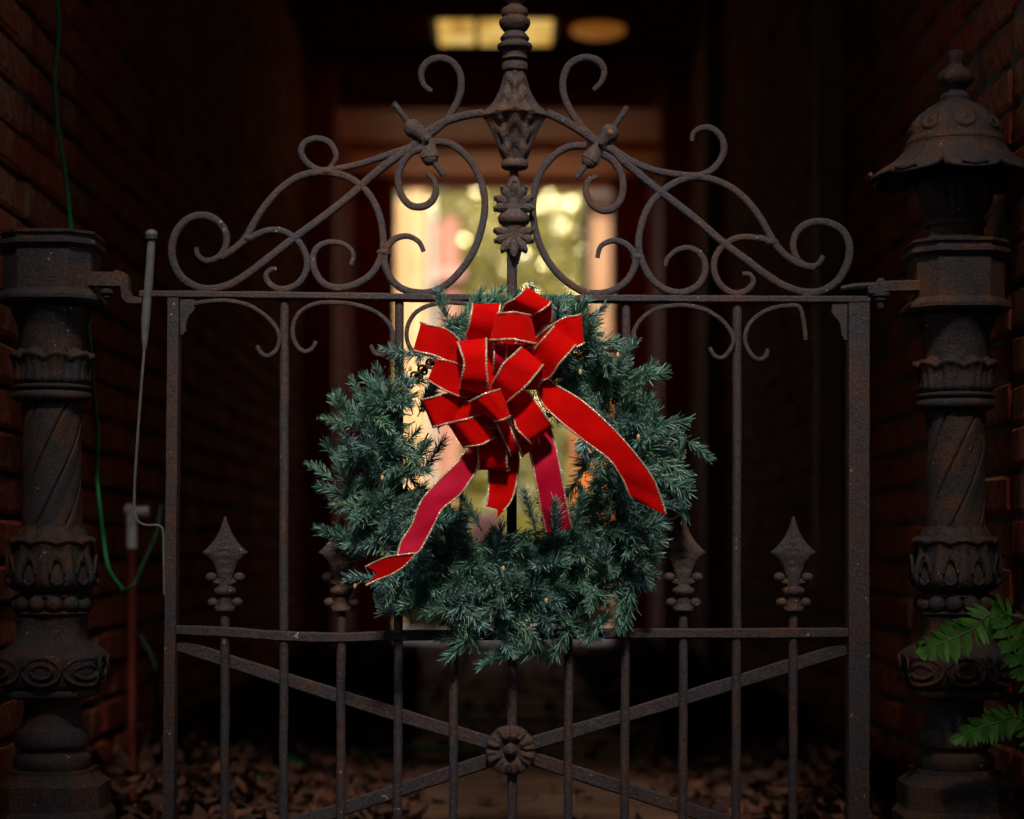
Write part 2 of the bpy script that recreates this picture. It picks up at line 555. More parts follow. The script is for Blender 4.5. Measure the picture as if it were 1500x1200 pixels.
# facades on the street side and over the passage
def facade(name, x0, x1, y0, y1, z0, z1, label, mat=M['brick']):
    b = MB(); b.box(((x0 + x1) / 2, (y0 + y1) / 2, (z0 + z1) / 2), (x1 - x0, y1 - y0, z1 - z0))
    return tag(b.build(name, mat, smooth=False), label, 'building')
facade('side_building', -6.5, WL - 0.275, Y0, Y1 + 0.05, 0, 2.72, 'brick building left of the passage, outside the picture')
facade('side_building', WR + 0.275, 6.5, Y0, Y1 + 0.05, 0, 2.72, 'brick building right of the passage, outside the picture')
b = MB(); b.box(((WL + WR) / 2, (Y0 + Y1) / 2 + .1, HC + 0.10), (WR - WL + 0.5, Y1 - Y0 + .2, 0.07))
struct(b.build('passage_roof', M['brick'], smooth=False))

GAPX, GAPW = 0.19, 0.80  # gap between the added blocks, shaped to dim the sides
b = MB(); b.box((GAPX, -3.8, 2.2), (GAPW - .004, 0.3, 4.4))
tag(b.build('shade_wall', M['plaster'], smooth=False), 'added unseen wall behind the camera, shading the lower gate and floor', 'wall')  # added out of view to dim the lower gate and floor
sh_deck = thing('shade_deck', 'added unseen overhead deck shading the gate from the sky', 'shade_deck', (0, -.15, 2.9))  # added out of view to cut sky light from overhead
b = MB(); b.box((0, -.80, 2.95), (3.4, 1.30, 0.10)); b.build('deck', M['wood_red'], sh_deck, smooth=False)
b = MB()
for k in range(15): b.box((-1.6 + k * .23, -1.42, 3.4), (.02, .02, .8))
b.box((0, -1.42, 3.81), (3.4, .04, .02)); b.build('railing', M['iron'], sh_deck, smooth=False)
# added unseen blocks; sun through their narrow gap leaves the sides in shade
for sx, lab in ((-1, 'added unseen shading block behind the camera, left of the gap'), (1, 'added unseen shading block behind the camera, right of the gap')):
    bt = thing('shade_block', lab, 'building', (sx * 3.6, -7.5, 0))
    b = MB(); b.box((GAPX + sx * (GAPW / 2 + 2.8), -4.4, 4.4), (5.6, 1.6, 8.8)); b.build('wall', M['plaster'], bt, smooth=False)

# end wall with doorway
EW0, EW1, EWH = -0.61, 0.60, 2.405
ew = thing('end_wall', 'dark red end wall of the passage framing the bright garden doorway', 'wall', (0, Y1, 0))
b = MB()
b.box(((WL + EW0) / 2 - .1, Y1 + 0.08, HC / 2), (EW0 - WL + .2, 0.15, HC)); b.build('wall_panel', M['wood_red'], ew, smooth=False)
b = MB(); b.box(((WR + EW1) / 2 + .1, Y1 + 0.08, HC / 2), (WR - EW1 + .2, 0.15, HC)); b.build('wall_panel', M['wood_red'], ew, smooth=False)
b = MB(); b.box(((EW0 + EW1) / 2, Y1 + 0.08, (HC + EWH) / 2), (EW1 - EW0, 0.15, HC - EWH)); b.build('lintel', M['wood_red'], ew, smooth=False)
for xx in (EW0 + 0.02, EW1 - 0.02):
    b = MB(); b.box((xx, Y1 + 0.08, EWH / 2 - .001), (0.04, 0.19, EWH - .002)); b.build('door_jamb', M['door_wood'], ew, smooth=False)

# pilasters standing against the walls (red-stained posts deeper in the passage)
for (xx, yy, ww, lab) in ((WL + 0.05, 5.2, 0.10, 'dark red timber post against the left wall deep in the passage'), (WR - 0.05, 5.6, 0.10, 'dark red timber post against the right wall deep in the passage')):
    b = MB(); b.box((xx, yy, (HC - .15) / 2), (ww, 0.12, HC - .15), jit=0.002)
    tag(b.build('timber_post', M['wood_red'], smooth=False), lab, 'post')

# right-hand olive frame on the wall
df = thing('door_frame', 'olive brown upright frame board on the right brick wall', 'door frame', (WR - 0.03, 1.6, 0))
b = MB(); b.box((WR - 0.03, 1.62, 1.60), (0.055, 0.09, 2.26), jit=0.002); b.build('frame_board', M['olive_paint'], df, smooth=False)
b = MB(); b.box((WR - 0.035, 1.62, 0.44), (0.07, 0.14, 0.05), jit=0.002); b.build('sill', M['olive_paint'], df, smooth=False)
b = MB(); b.box((WR - 0.03, 4.2, 1.3), (0.05, 0.10, 2.6), jit=0.002)
tag(b.build('wall_batten', M['olive_paint'], smooth=False), 'thin olive batten on the right wall, further in than the frame board', 'batten')

# lit ceiling lantern (three panes) and amber lamp
def ceil_y(py, z=HC): return (z - CAMZ) * 3000 / (805 - py) - CAMD
def ceil_x(px, y): return CAMX + (px - 735) * (CAMD + y) / 3000
ya, yb = ceil_y(63, HC - .20), ceil_y(33, HC - .20)
ym = (ya + yb) / 2
lan = thing('ceiling_light', 'lit yellow ceiling light of three panes above the gate finial', 'ceiling light', (ceil_x(724, ym), ym, HC - .19))
for (pa, pb) in ((643, 694), (702, 750), (762, 808)):
    xa, xb = ceil_x(pa, ym), ceil_x(pb, ym)
    b = MB(); b.box(((xa + xb) / 2, (min(ya, yb) + max(ya, yb)) / 2, HC - .20), (xb - xa, abs(yb - ya), 0.02)); b.build('pane', M['lit_glass'], lan, smooth=False)
xa, xb = ceil_x(636, ym), ceil_x(813, ym)
b = MB()
b.box(((xa + xb) / 2, ym, HC - .184), (xb - xa + .01, abs(yb - ya) + 0.03, 0.012)); b.build('housing', M['dark_cable'], lan, smooth=False)
yo = ceil_y(50, HC - .20)
b = MB(); pr = [(0.002, HC - .205), (0.08, HC - .204), (0.098, HC - .195), (0.10, HC - .176)]
b.lathe(pr, 32, (ceil_x(876, yo), yo), lambda r, z, a: (r, z))
am = b.mesh('ceiling_lamp', M['amber_glass'])
tag(link('ceiling_lamp', am), 'round amber ceiling lamp glowing dimly, right of the yellow light', 'ceiling light')
# small wall lamp at left of the dark ceiling (two pale discs in the picture)
wl = thing('wall_lantern', 'small pale glass wall lamp high on the left of the passage end', 'lamp', at(575, 118, 6.9))
p = at(575, 118, 6.9)
b = MB(); b.ball(p, 0.030, (1, 1, 1.0)); b.build('glass_globe', emis('pale_globe', (1.0, 0.55, 0.25), 0.25), wl)
b = MB(); b.tube([p + Vector((-0.14, 0, 0.06)), p + Vector((-.05, 0, .07)), p + Vector((0, 0, .035))], 0.007); b.build('bracket', M['dark_cable'], wl)

# ================================================================== GARDEN BEYOND
# orange timber shed just right of the doorway view
sd = thing('garden_shed', 'orange timber shed standing beyond the doorway, at its right edge', 'shed', (1.2, 11, 0))
def sbox(name, p0, p1, y, d, mat, par=None):
    a = at(*p0, y); c = at(*p1, y); z0 = max(0.0, c.z)
    b = MB(); b.box(((a.x + c.x) / 2, y + d / 2, (a.z + z0) / 2), (abs(c.x - a.x), d, abs(a.z - z0)), jit=.002); return b.build(name, mat, par or sd, smooth=False)
M['shed_wood'] = simple('tan_shed_wood', (0.44, 0.22, 0.10), (0.56, 0.30, 0.14), 5, 0.7)
k = 0
for px in range(866, 1040, 17):
    sbox('board', (px, 290 + (k % 3)), (px + 16, 920), 11.0 + .008 * (k % 2), .03, M['shed_wood']); k += 1
sbox('frame', (864, 296), (1040, 920), 11.06, 1.3, M['bark'])
sbox('roof', (860, 279), (1060, 290), 10.9, 1.6, M['bark'])
sbox('door', (838, 520), (884, 930), 10.86, .04, M['door_wood'])
sbox('lower_panel', (886, 520), (1000, 930), 10.9, .04, M['door_wood'])
# cream columns
def column(px, py_top, y, w, mat, lab, dome=True):
    t = at(px, py_top, y)
    c = thing('garden_column', lab, 'column', (t.x, y, 0))
    b = MB()
    pr = [(w * 1.25, 0), (w * 1.25, 0.12), (w, 0.15), (w, t.z - w), (w * .92, t.z - w * .55), (w * .6, t.z - w * .15), (0.004, t.z)]
    b.lathe(pr, 24, (t.x, y)); b.build('shaft', mat, c)
    return c
column(611, 272, 10.2, 0.058, M['cream'], 'cream rounded column just beyond the doorway, right one of the pair')
column(587, 292, 10.4, 0.052, M['cream'], 'cream rounded column just beyond the doorway, left one of the pair')
column(633, 300, 11.6, 0.022, M['path'], 'slim pale stone post beside the cream columns in the garden')
# pink house part
hs = thing('pink_house', 'pink stucco garden house with white trim seen blurred through the doorway', 'house', (-0.9, 14.5, 0))
def hbox(name, p0, p1, y, d, mat):
    a = at(*p0, y); c = at(*p1, y)
    b = MB(); b.box(((a.x + c.x) / 2, y + d / 2, (a.z + c.z) / 2), (abs(c.x - a.x), d, abs(c.z - a.z))); b.build(name, mat, hs, smooth=False)
hbox('wall', (510, 330), (655, 905), 14.6, 1.2, M['pink'])
hbox('pillar', (648, 318), (672, 905), 14.3, 0.2, M['pink'])
hbox('ledge', (560, 392), (680, 408), 14.2, 0.4, M['terracotta'])
hbox('window_frame', (618, 340), (640, 384), 14.52, 0.07, M['olive_paint'])
hbox('window_frame', (618, 420), (640, 640), 14.52, 0.07, M['olive_paint'])
# urn
uc = at(713, 782, 9.2)
ur = thing('garden_urn', 'pale pink terracotta ball finial on a stone pedestal beyond the doorway', 'urn', (uc.x, 9.2, 0))
b = MB(); b.ball(uc, 0.105, (1, 1, 1.3), 20, 14); b.build('ball', M['terracotta'], ur)
b = MB(); b.lathe(prof_spline([(0.11, 0), (0.11, .1), (0.07, .14), (0.06, .3), (.09, .37), (.09, .40)], 3), 20, (uc.x, 9.2)); b.build('pedestal', M['path'], ur)

def leaf_mass(n, c, ext, size, squash=True, clumps=60, seed=3, mat='garden_leaf', spread=.8):
    """leaf quads gathered in clumps through an ellipsoid volume"""
    r = np.random.default_rng(seed)
    cc = r.normal(size=(clumps, 3)); cc /= np.linalg.norm(cc, axis=1)[:, None]
    cc *= (r.random((clumps, 1)) ** 0.4)
    cc = cc * np.array(ext) + np.array(c)
    idx = r.integers(0, clumps, n)
    p = cc[idx] + r.normal(size=(n, 3)) * 0.16 * np.mean(ext)
    nn = np.array([0.0, -0.88, 0.42]) + r.normal(size=(n, 3)) * spread      # leaves turn towards the light
    nn /= np.linalg.norm(nn, axis=1)[:, None]
    t = r.normal(size=(n, 3)); a = np.cross(nn, t); a /= np.linalg.norm(a, axis=1)[:, None]
    bb = np.cross(nn, a)
    s = size * r.uniform(0.6, 1.3, (n, 1))
    a = a * s; bb = bb * s * 0.5
    v = np.stack([p - a, p + bb, p + a, p - bb], axis=1).reshape(-1, 3)
    v[:, 2] = np.maximum(v[:, 2], 0.02)
    f = np.arange(n * 4).reshape(-1, 4)
    me = bpy.data.meshes.new('crown')
    me.from_pydata(v.tolist(), [], f.tolist())
    me.materials.append(M[mat])
    return me
def tree(x, y, h, ext, n, lab, seed, nsh=9000):
    t = thing('garden_tree', lab, 'tree', (x, y, 0), 'trees in the garden beyond the doorway')
    b = MB(); r = random.Random(seed)
    pts = [(x, y, -0.02), (x + r.uniform(-.1, .1), y, h * .3), (x + r.uniform(-.2, .2), y + .1, h * .6), (x + r.uniform(-.2, .2), y, h * .95)]
    b.tube(spline(pts, 5), list(np.linspace(0.12, 0.03, 16)), 10)
    for k in range(7):
        z0 = h * r.uniform(.3, .75); a = r.uniform(0, 2 * PI); L = ext[0] * r.uniform(.5, .9)
        q = Vector((x, y, z0))
        b.tube(spline([q, q + Vector((math.cos(a) * L * .5, math.sin(a) * L * .5, L * .35)), q + Vector((math.cos(a) * L, math.sin(a) * L, L * .8))], 4), list(np.linspace(0.045, 0.01, 9)), 7)
    b.build('trunk', M['bark'], t)
    c = link('crown', leaf_mass(n, (x, y, h - ext[2] * .75), ext, 0.06, clumps=80, seed=seed), t)
    g = link('shiny_leaves', leaf_mass(nsh, (x, y - 1.0, h - ext[2] * .85), (ext[0], ext[1] * .5, ext[2] * 1.05), 0.031, clumps=160, seed=seed + 50, mat='shiny_leaf', spread=.14), c)
    g['kind'] = 'stuff'
tree(0.35, 16.5, 4.3, (1.9, 1.3, 1.9), 8500, 'yellow green leafy tree straight behind the doorway', 5, 30000)
tree(-1.4, 19.0, 4.8, (1.9, 1.4, 2.2), 6500, 'loose yellow green tree further back on the left of the doorway view', 6)
tree(2.0, 20.0, 4.9, (1.9, 1.4, 2.2), 6500, 'loose yellow green tree further back on the right of the doorway view', 8)
def shrub(x, y, ext, n, lab, seed):
    t = thing('garden_shrub', lab, 'shrub', (x, y, 0), 'shrubs in the garden beyond the doorway')
    link('foliage', leaf_mass(n, (x, y, ext[2] * .8), ext, 0.055, clumps=40, seed=seed), t)
    b = MB()
    for k in range(6):
        a = k * 1.05
        b.tube(spline([(x, y, 0), (x + .1 * math.cos(a), y + .1 * math.sin(a), ext[2] * .5), (x + ext[0] * .6 * math.cos(a), y + ext[1] * .6 * math.sin(a), ext[2] * 1.2)], 3), 0.012, 5)
    b.build('stem', M['bark'], t)
shrub(-0.85, 13.9, (0.35, 0.3, 1.15), 900, 'tall thin shrub in front of the pink garden house', 27)
shrub(-0.44, 9.3, (0.20, 0.2, 0.22), 900, 'small shrub at the left foot of the doorway, by the cream columns', 28)
shrub(0.42, 9.3, (0.20, 0.2, 0.24), 900, 'small shrub at the right foot of the doorway, by the shed', 29)
shrub(-0.35, 13.0, (0.6, 0.5, 0.55), 2200, 'low bushy shrub left of the path beyond the doorway', 21)
shrub(0.7, 12.6, (0.65, 0.5, 0.6), 2200, 'low bushy shrub right of the path beyond the doorway', 22)
shrub(0.1, 15.0, (0.8, 0.4, 0.75), 2600, 'rounded shrub at the end of the garden path', 23)

# ================================================================== THE GATE
gate = thing('iron_gate', 'rusty wrought iron gate with scrolled crest and spear pickets closing the brick passage', 'gate', (0, 0, 0.03))
IR = M['iron']

def bar(name, pts, w, d, parent=gate, mat=IR, y=0.0, wob=0.0, n=None):
    """flat or square bar through px points; w in-plane width px, d depth m"""
    b = MB()
    P = [at(a, c, y) for a, c in pts]
    if n: P = spline(P, n)
    hw = w / 2000 / math.cos(PI / 8) if False else w / 2000
    # rectangular sweep with small chamfers: 8-gon profile
    m = len(P); vs = []
    for i, p in enumerate(P):
        t = (P[min(i + 1, m - 1)] - P[max(i - 1, 0)]).normalized()
        s = Vector((0, 1, 0)); u = t.cross(s).normalized()
        c = 0.0022
        jw = random.uniform(-wob, wob)
        prof = [(hw - c, -d / 2), (hw, -d / 2 + c), (hw, d / 2 - c), (hw - c, d / 2), (-hw + c, d / 2), (-hw, d / 2 - c), (-hw, -d / 2 + c), (-hw + c, -d / 2)]
        for (a1, a2) in prof:
            vs.append(p + u * (a1 + (jw if a1 > 0 else -jw)) + s * a2)
    fs = [(i * 8 + k, i * 8 + (k + 1) % 8, (i + 1) * 8 + (k + 1) % 8, (i + 1) * 8 + k) for i in range(m - 1) for k in range(8)]
    fs += [tuple(range(7, -1, -1)), tuple((m - 1) * 8 + k for k in range(8))]
    b.add(vs, fs)
    return b.build(name, mat, parent, True, 30)

bar('top_rail', [(206, 432), (420, 434), (640, 437), (760, 438), (900, 438.5), (1080, 439.5), (1273, 440)], 10.5, 0.024, wob=0.0004, n=10)
bar('mid_rail', [(257, 923), (330, 926), (415, 932), (500, 934), (585, 931), (700, 930), (833, 929), (917, 928), (1080, 928), (1242, 927)], 15, 0.018, y=0.0, wob=0.0004, n=6)
bar('bottom_rail', [(250, 1268), (750, 1270), (1245, 1268)], 16, 0.026, n=10)

def stile(xt, xb, w, side, yt):
    """stile with a scrolled bracket head"""
    b = MB()
    hw = w / 2000
    T = at(xt, yt, 0); Bt = at(xb, 1290, 0)
    vs = []; n = 30
    d = 0.03
    for i in range(n + 1):
        f = i / n
        c = T.lerp(Bt, f)
        j = random.uniform(-.0004, .0004)
        for (sx, sy) in ((-1, -1), (1, -1), (1, 1), (-1, 1)):
            vs.append(c + Vector((sx * hw + j, sy * d / 2, 0)))
    fs = [(i * 4 + k, i * 4 + (k + 1) % 4, (i + 1) * 4 + (k + 1) % 4, (i + 1) * 4 + k) for i in range(n) for k in range(4)]
    fs += [(3, 2, 1, 0), tuple(n * 4 + k for k in range(4))]
    b.add(vs, fs)
    s = b.build('stile', IR, gate, True, 30)
    # bracket plate
    pl = [(0, 0), (22, 0), (22, 12), (19, 17), (13, 23), (9.5, 31), (8, 40), (8, 47), (5, 47), (5, 52), (0, 52)]
    b = MB(); m = len(pl)
    ex = xt + side * w / 2
    front = [at(ex + side * a, yt + 0.5 + c, -0.011) for a, c in pl]
    back = [p + Vector((0, .016, 0)) for p in front]
    b.add(front + back, [tuple(range(m)) if side < 0 else tuple(range(m - 1, -1, -1)), tuple(m + k for k in (range(m - 1, -1, -1) if side < 0 else range(m)))] + [((k, k + m, (k + 1) % m + m, (k + 1) % m) if side < 0 else (k, (k + 1) % m, (k + 1) % m + m, k + m)) for k in range(m)])
    b.build('corner_bracket', IR, s, False)
stile(256, 247.5, 16, 1, 438)
stile(1256, 1256, 30, -1, 445)

# pickets
def picket(x0, ytop, ybot, w=14, x1=None, round_=True, name='picket'):
    b = MB()
    P = [at(x0 + ((x1 or x0) - x0) * k / 14, ytop + (ybot - ytop) * k / 14, 0) for k in range(15)]
    P = [p + Vector((random.uniform(-.0005, .0005), 0, 0)) for p in P]
    b.tube(P, [w / 2000 * random.uniform(.96, 1.04) for _ in P], 12)
    return b.build(name, IR, gate)
for x0, x1 in ((417, 415), (585, 582), (917, 915), (1080, 1078)):
    picket(x0, 440, 1268, 13.5, x1)
picket(750, 378, 1268, 15, 750)
SPEARS = [(330, 757), (500, 757), (665, 757), (833, 752), (1001, 757), (1162, 757)]
def spear(px, py0, pk):
    """flat bladed spear head with raised leaf, ring, collar and four scroll knobs"""
    y = 0.0
    out = [(0, 0, 2.0), (10, 0, 4.5), (20, 0, 8.2), (29, 0, 12.8), (38, 0, 19), (46, 0, 26.5), (52.5, 0, 34), (55, 0, 32), (60, 0, 25.5), (67, 0, 18.5), (77, 0, 14), (88, 0, 11), (100, 0, 9.5)]
    n = 26; vs = []
    sec = []
    ys = [o[0] for o in out]; hs = [o[2] for o in out]
    L = np.linspace(0, 100, 41)
    hws = np.interp(L, ys, hs)
    for l, h in zip(L, hws):
        th = (3.2 + 4.0 * (1 - abs(l - 52) / 60)) if l < 80 else 6.5
        th = min(th, h * 0.95)
        for k in range(n):
            a = 2 * PI * k / n
            ca, sa = math.cos(a), math.sin(a)
            xx = h * (abs(ca) ** 1.0) * (1 if ca > 0 else -1)
            yy = th * sa
            q = xx / max(h, .1)
            # raised veined leaf on both faces
            fade = min(1, max(0, (l - 18) / 22)) * min(1, max(0, (92 - l) / 14)) * max(0.0, 1 - (q / .8) ** 2) * abs(sa) ** .5
            sg = 1 if sa > 0 else -1
            yy += sg * fade * (0.9 * math.cos(l * 0.62 + abs(xx) * 0.75) + (1.3 if abs(xx) < 1.6 else 0))
            c = at(px, py0 + l, y)
            vs.append(c + Vector((xx / 1000, -yy / 1000, 0)))
    m = len(L)
    b = MB()
    b.add(vs, [(i * n + k, i * n + (k + 1) % n, (i + 1) * n + (k + 1) % n, (i + 1) * n + k) for i in range(m - 1) for k in range(n)] + [tuple(range(n - 1, -1, -1))])
    c = at(px, 0, y)
    zz = lambda py: at(px, py, y).z
    b.lathe(prof_spline([(.0095, zz(py0 + 95)), (.0098, zz(py0 + 102)), (.0148, zz(py0 + 105)), (.0165, zz(py0 + 109)), (.0145, zz(py0 + 114)), (.0110, zz(py0 + 117)), (.0108, zz(py0 + 128)), (.0135, zz(py0 + 134)), (.0135, zz(py0 + 138)), (.007, zz(py0 + 138.5))], 3), 18, (c.x, y))
    sp = b.build('spear_head', M['casting'] if random.random() < .3 else IR, pk)
    for (dy, dx, r) in ((89, 20.5, 8.0), (126, 17.5, 7.8)):
        for s in (-1, 1):
            b = MB()
            q = at(px + s * dx, py0 + dy, y)
            b.ball(q, r / 1000, (1.1, 1.15, .95), 12, 8)
            b.tube(spline([at(px + s * 7, py0 + dy + 8, y), at(px + s * 13, py0 + dy + 6, y), at(px + s * (dx - 1), py0 + dy + 4, y)], 3), .0052, 8)
            b.build('knob', M['casting'], pk)
for px, py0 in SPEARS:
    pk = picket(px, py0 + 136, 1268, 13.5, px - 1)
    spear(px, py0, pk)

# braces and rosette
def brace(p0, p1, y):
    bar('brace', [p0, ((p0[0] + p1[0]) / 2, (p0[1] + p1[1]) / 2 + 1), p1], 21, 0.006, y=y, wob=.0004, n=8)
brace((258, 944), (728, 1092), 0.0055)
brace((1240, 950), (770, 1092), 0.0055)
brace((728, 1110), (252, 1266), 0.0125)
brace((770, 1108), (1246, 1262), 0.0125)
rc = at(748, 1099, -0.012)
ros = thing  # placeholder to keep names readable
b = MB()
n = 72
def ros_r(r, q, a):
    return r, q
vs = []; prof = [(0.0008, .013), (.006, .0125), (.0095, .0085), (.0105, .0035), (.014, .0045), (.0175, .0085), (.021, .0105), (.026, .0095), (.031, .0085), (.0345, .006), (.0365, .001), (.036, -.004), (.0005, -.005)]
for (r, hgt) in [(p[0], p[1]) for p in prof]:
    for k in range(n):
        a = 2 * PI * k / n
        pet = abs(math.sin(4 * a))
        hh = hgt + (0.0040 * pet - .002 if .015 < r < .036 else 0) + (0.0016 * math.sin(16 * a) if .02 < r < .035 else 0)
        rr = r * (1 + (0.045 * (pet - .5) if r > .03 else 0) + random.uniform(-.008, .008))
        vs.append((rc.x + rr * math.cos(a), rc.y - hh, rc.z + rr * math.sin(a)))
b.add(vs, [(i * n + k, i * n + (k + 1) % n, (i + 1) * n + (k + 1) % n, (i + 1) * n + k) for i in range(len(prof) - 1) for k in range(n)])
rosette = b.build('rosette', M['casting'], gate)
b = MB(); b.ball(rc + Vector((0, -.015, 0)), .0068, (1, .8, 1)); b.build('rivet', IR, rosette)

# small C scrolls beneath the top rail
def scroll(pts, w=11, name='scroll', taper=(False, False), y=0.0, flat=0.95, conv=None, parent=gate, seg=7, wmin=.62):
    if conv: pts = [conv(*p) for p in pts]
    P = spline([at(a, c, y) for a, c in pts], seg)
    L = len(P)
    rs = []
    for i in range(L):
        f = 1.0
        if taper[0]: f = min(f, wmin + (1 - wmin) * min(1, i / (L * .25)))
        if taper[1]: f = min(f, wmin + (1 - wmin) * min(1, (L - 1 - i) / (L * .25)))
        rs.append(w / 2000 * f * 1.04 * random.uniform(.97, 1.03))
    b = MB(); b.tube(P, [q * .97 for q in rs], 16, flat * .9, sq=.8)
    for P_ in (P[0], P[-1]):
        pass
    return b.build(name, IR, parent, True, 60)
s5 = lambda u, v: (240 + u / 3.75, 420 + v / 3.75)
s6 = lambda u, v: (900 + u / 3.846, 420 + v / 3.846)
scroll([(165, 95), (260, 80), (370, 80), (470, 105), (550, 155), (610, 215), (635, 280), (620, 345), (575, 380), (535, 365), (512, 325)], 6.4, conv=s5, y=-.011)
scroll([(838, 300), (815, 340), (775, 357), (735, 330), (710, 270), (715, 195), (760, 130), (850, 92), (980, 90), (1090, 110), (1180, 150), (1240, 210), (1262, 280), (1240, 345), (1200, 375), (1160, 365), (1135, 320)], 6.4, conv=s5, y=-.011)
scroll([(1480, 300), (1450, 360), (1400, 375), (1350, 330), (1333, 260), (1350, 190), (1400, 130), (1500, 92), (1620, 90), (1740, 110), (1830, 170), (1860, 240)], 6.4, conv=s5, y=-.011)
scroll([(-230, 300), (-260, 360), (-200, 395), (-140, 350), (-120, 280), (-150, 190), (-220, 130), (-330, 105), (-440, 108), (-540, 150), (-590, 220)], 6.4, conv=s6, y=-.011)
scroll([(110, 300), (110, 250), (160, 175), (240, 125), (330, 108), (430, 110), (530, 140), (620, 205), (670, 290), (655, 350), (610, 400), (565, 390), (535, 345)], 6.4, conv=s6, y=-.011)
scroll([(865, 352), (850, 395), (810, 410), (765, 375), (735, 300), (755, 220), (820, 155), (900, 120), (980, 108), (1040, 115), (1065, 190), (1078, 300)], 6.4, conv=s6, y=-.011)
for px in (339, 503, 1000, 1163):
    b = MB(); p = at(px, 443.5, -.003); b.ball(p, .005, (1.5, 1, .7)); b.build('rivet', IR, gate)

# crest scrollwork
c2 = lambda u, v: (240 + u / 3, 60 + v / 3)
c3 = lambda u, v: (860 + u / 3, 60 + v / 3)
c1 = lambda u, v: (540 + u / 2.79, 30 + v / 2.79)
T2 = (True, False)
def joinpts(a, ca, c, cc): return [ca(*p) for p in a] + [cc(*p) for p in c]
# left
scroll(joinpts([(142, 908), (152, 945), (190, 967), (240, 950), (272, 905), (274, 850), (245, 800), (190, 770), (120, 778), (65, 825), (38, 895), (42, 970), (80, 1040), (150, 1084), (220, 1090), (300, 1068), (390, 1010), (480, 940), (590, 855), (700, 775), (820, 680), (920, 590), (1010, 520), (1085, 470)], c2,
                [(190, 500), (240, 455), (320, 412), (400, 388), (470, 378)], c1), 11.5, 'crest_scroll', (True, False))
scroll([(250, 952), (300, 922), (345, 885), (370, 850), (400, 795), (450, 720), (520, 645), (600, 595), (690, 578), (780, 590), (850, 625), (905, 680), (945, 760), (963, 850), (960, 930), (925, 1010), (865, 1060), (785, 1085), (710, 1072), (668, 1020), (655, 955), (680, 905), (735, 885), (795, 897), (832, 935), (824, 985)], 10.5, 'crest_scroll', (False, True), conv=c2)
scroll([(290, 930), (350, 885), (430, 842), (500, 832), (560, 855), (605, 900), (630, 965), (618, 1030), (575, 1078), (510, 1092), (462, 1065), (450, 1030), (470, 1005), (495, 1003)], 9.5, 'crest_scroll', (False, True), conv=c2)
scroll([(1120, 455), (1010, 492), (900, 530), (800, 556), (700, 570), (640, 545), (605, 495), (618, 450), (672, 430), (730, 450), (757, 500), (748, 535), (722, 562)], 9.5, 'crest_scroll', (False, True), conv=c2)
scroll([(225, 945), (205, 905), (160, 882), (110, 892), (75, 930), (64, 985), (88, 1050), (140, 1098), (225, 1114), (300, 1092), (370, 1030), (430, 940), (464, 840), (475, 750), (460, 660), (420, 580), (360, 520), (300, 497), (240, 505)], 10.5, 'crest_scroll', (True, False), conv=c1)
scroll([(230, 520), (175, 540), (135, 590), (120, 650), (135, 715), (170, 755), (215, 762), (255, 742), (275, 700), (268, 655), (240, 628)], 10.5, 'crest_scroll', (False, True), conv=c1)
scroll([(230, 480), (290, 435), (340, 375), (374, 300), (375, 225), (342, 172), (290, 155), (240, 172), (215, 215), (225, 262), (258, 290)], 10.5, 'crest_scroll', (False, True), conv=c1)
# right
scroll(joinpts([(728, 378), (800, 412), (870, 455), (935, 500)], c1,
               [(110, 480), (150, 520), (220, 580), (320, 662), (460, 770), (600, 890), (700, 965), (780, 1025), (860, 1075), (950, 1105), (1030, 1100), (1100, 1055), (1142, 980), (1152, 905), (1125, 840), (1065, 803), (990, 798), (930, 830), (905, 890), (918, 950), (960, 987), (1010, 985), (1038, 945)], c3), 11.5, 'crest_scroll', (False, True))
scroll([(1000, 995), (940, 985), (880, 950), (830, 900), (800, 850), (760, 780), (700, 702), (630, 645), (550, 610), (470, 600), (400, 618), (330, 662), (270, 730), (237, 815), (226, 900), (245, 980), (290, 1055), (360, 1100), (430, 1104), (492, 1070), (520, 1005), (503, 945), (455, 912), (400, 918), (355, 955), (343, 990)], 10.5, 'crest_scroll', (False, True), conv=c3)
scroll([(850, 920), (810, 882), (740, 866), (665, 866), (602, 898), (562, 955), (560, 1020), (590, 1078), (645, 1110), (700, 1098), (730, 1060), (715, 1028), (682, 1024)], 9.5, 'crest_scroll', (False, True), conv=c3)
scroll([(100, 465), (180, 520), (290, 568), (400, 588), (490, 592), (555, 562), (598, 495), (592, 430), (550, 388), (505, 383), (468, 405), (460, 440)], 10, 'crest_scroll', (False, True), conv=c3)
scroll([(935, 970), (950, 922), (1000, 900), (1050, 915), (1085, 955), (1087, 1005), (1050, 1070), (980, 1110), (900, 1114), (830, 1082), (760, 1020), (705, 930), (675, 825), (673, 730), (698, 630), (750, 560), (815, 518), (890, 512)], 10.5, 'crest_scroll', (True, False), conv=c1)
scroll([(950, 545), (1000, 575), (1035, 640), (1036, 715), (1005, 765), (955, 777), (908, 745), (888, 695), (900, 655), (935, 638)], 10.5, 'crest_scroll', (False, True), conv=c1)
scroll([(930, 490), (875, 440), (828, 375), (798, 305), (795, 240), (822, 180), (880, 153), (935, 165), (962, 203), (952, 250), (918, 285)], 10.5, 'crest_scroll', (False, True), conv=c1)
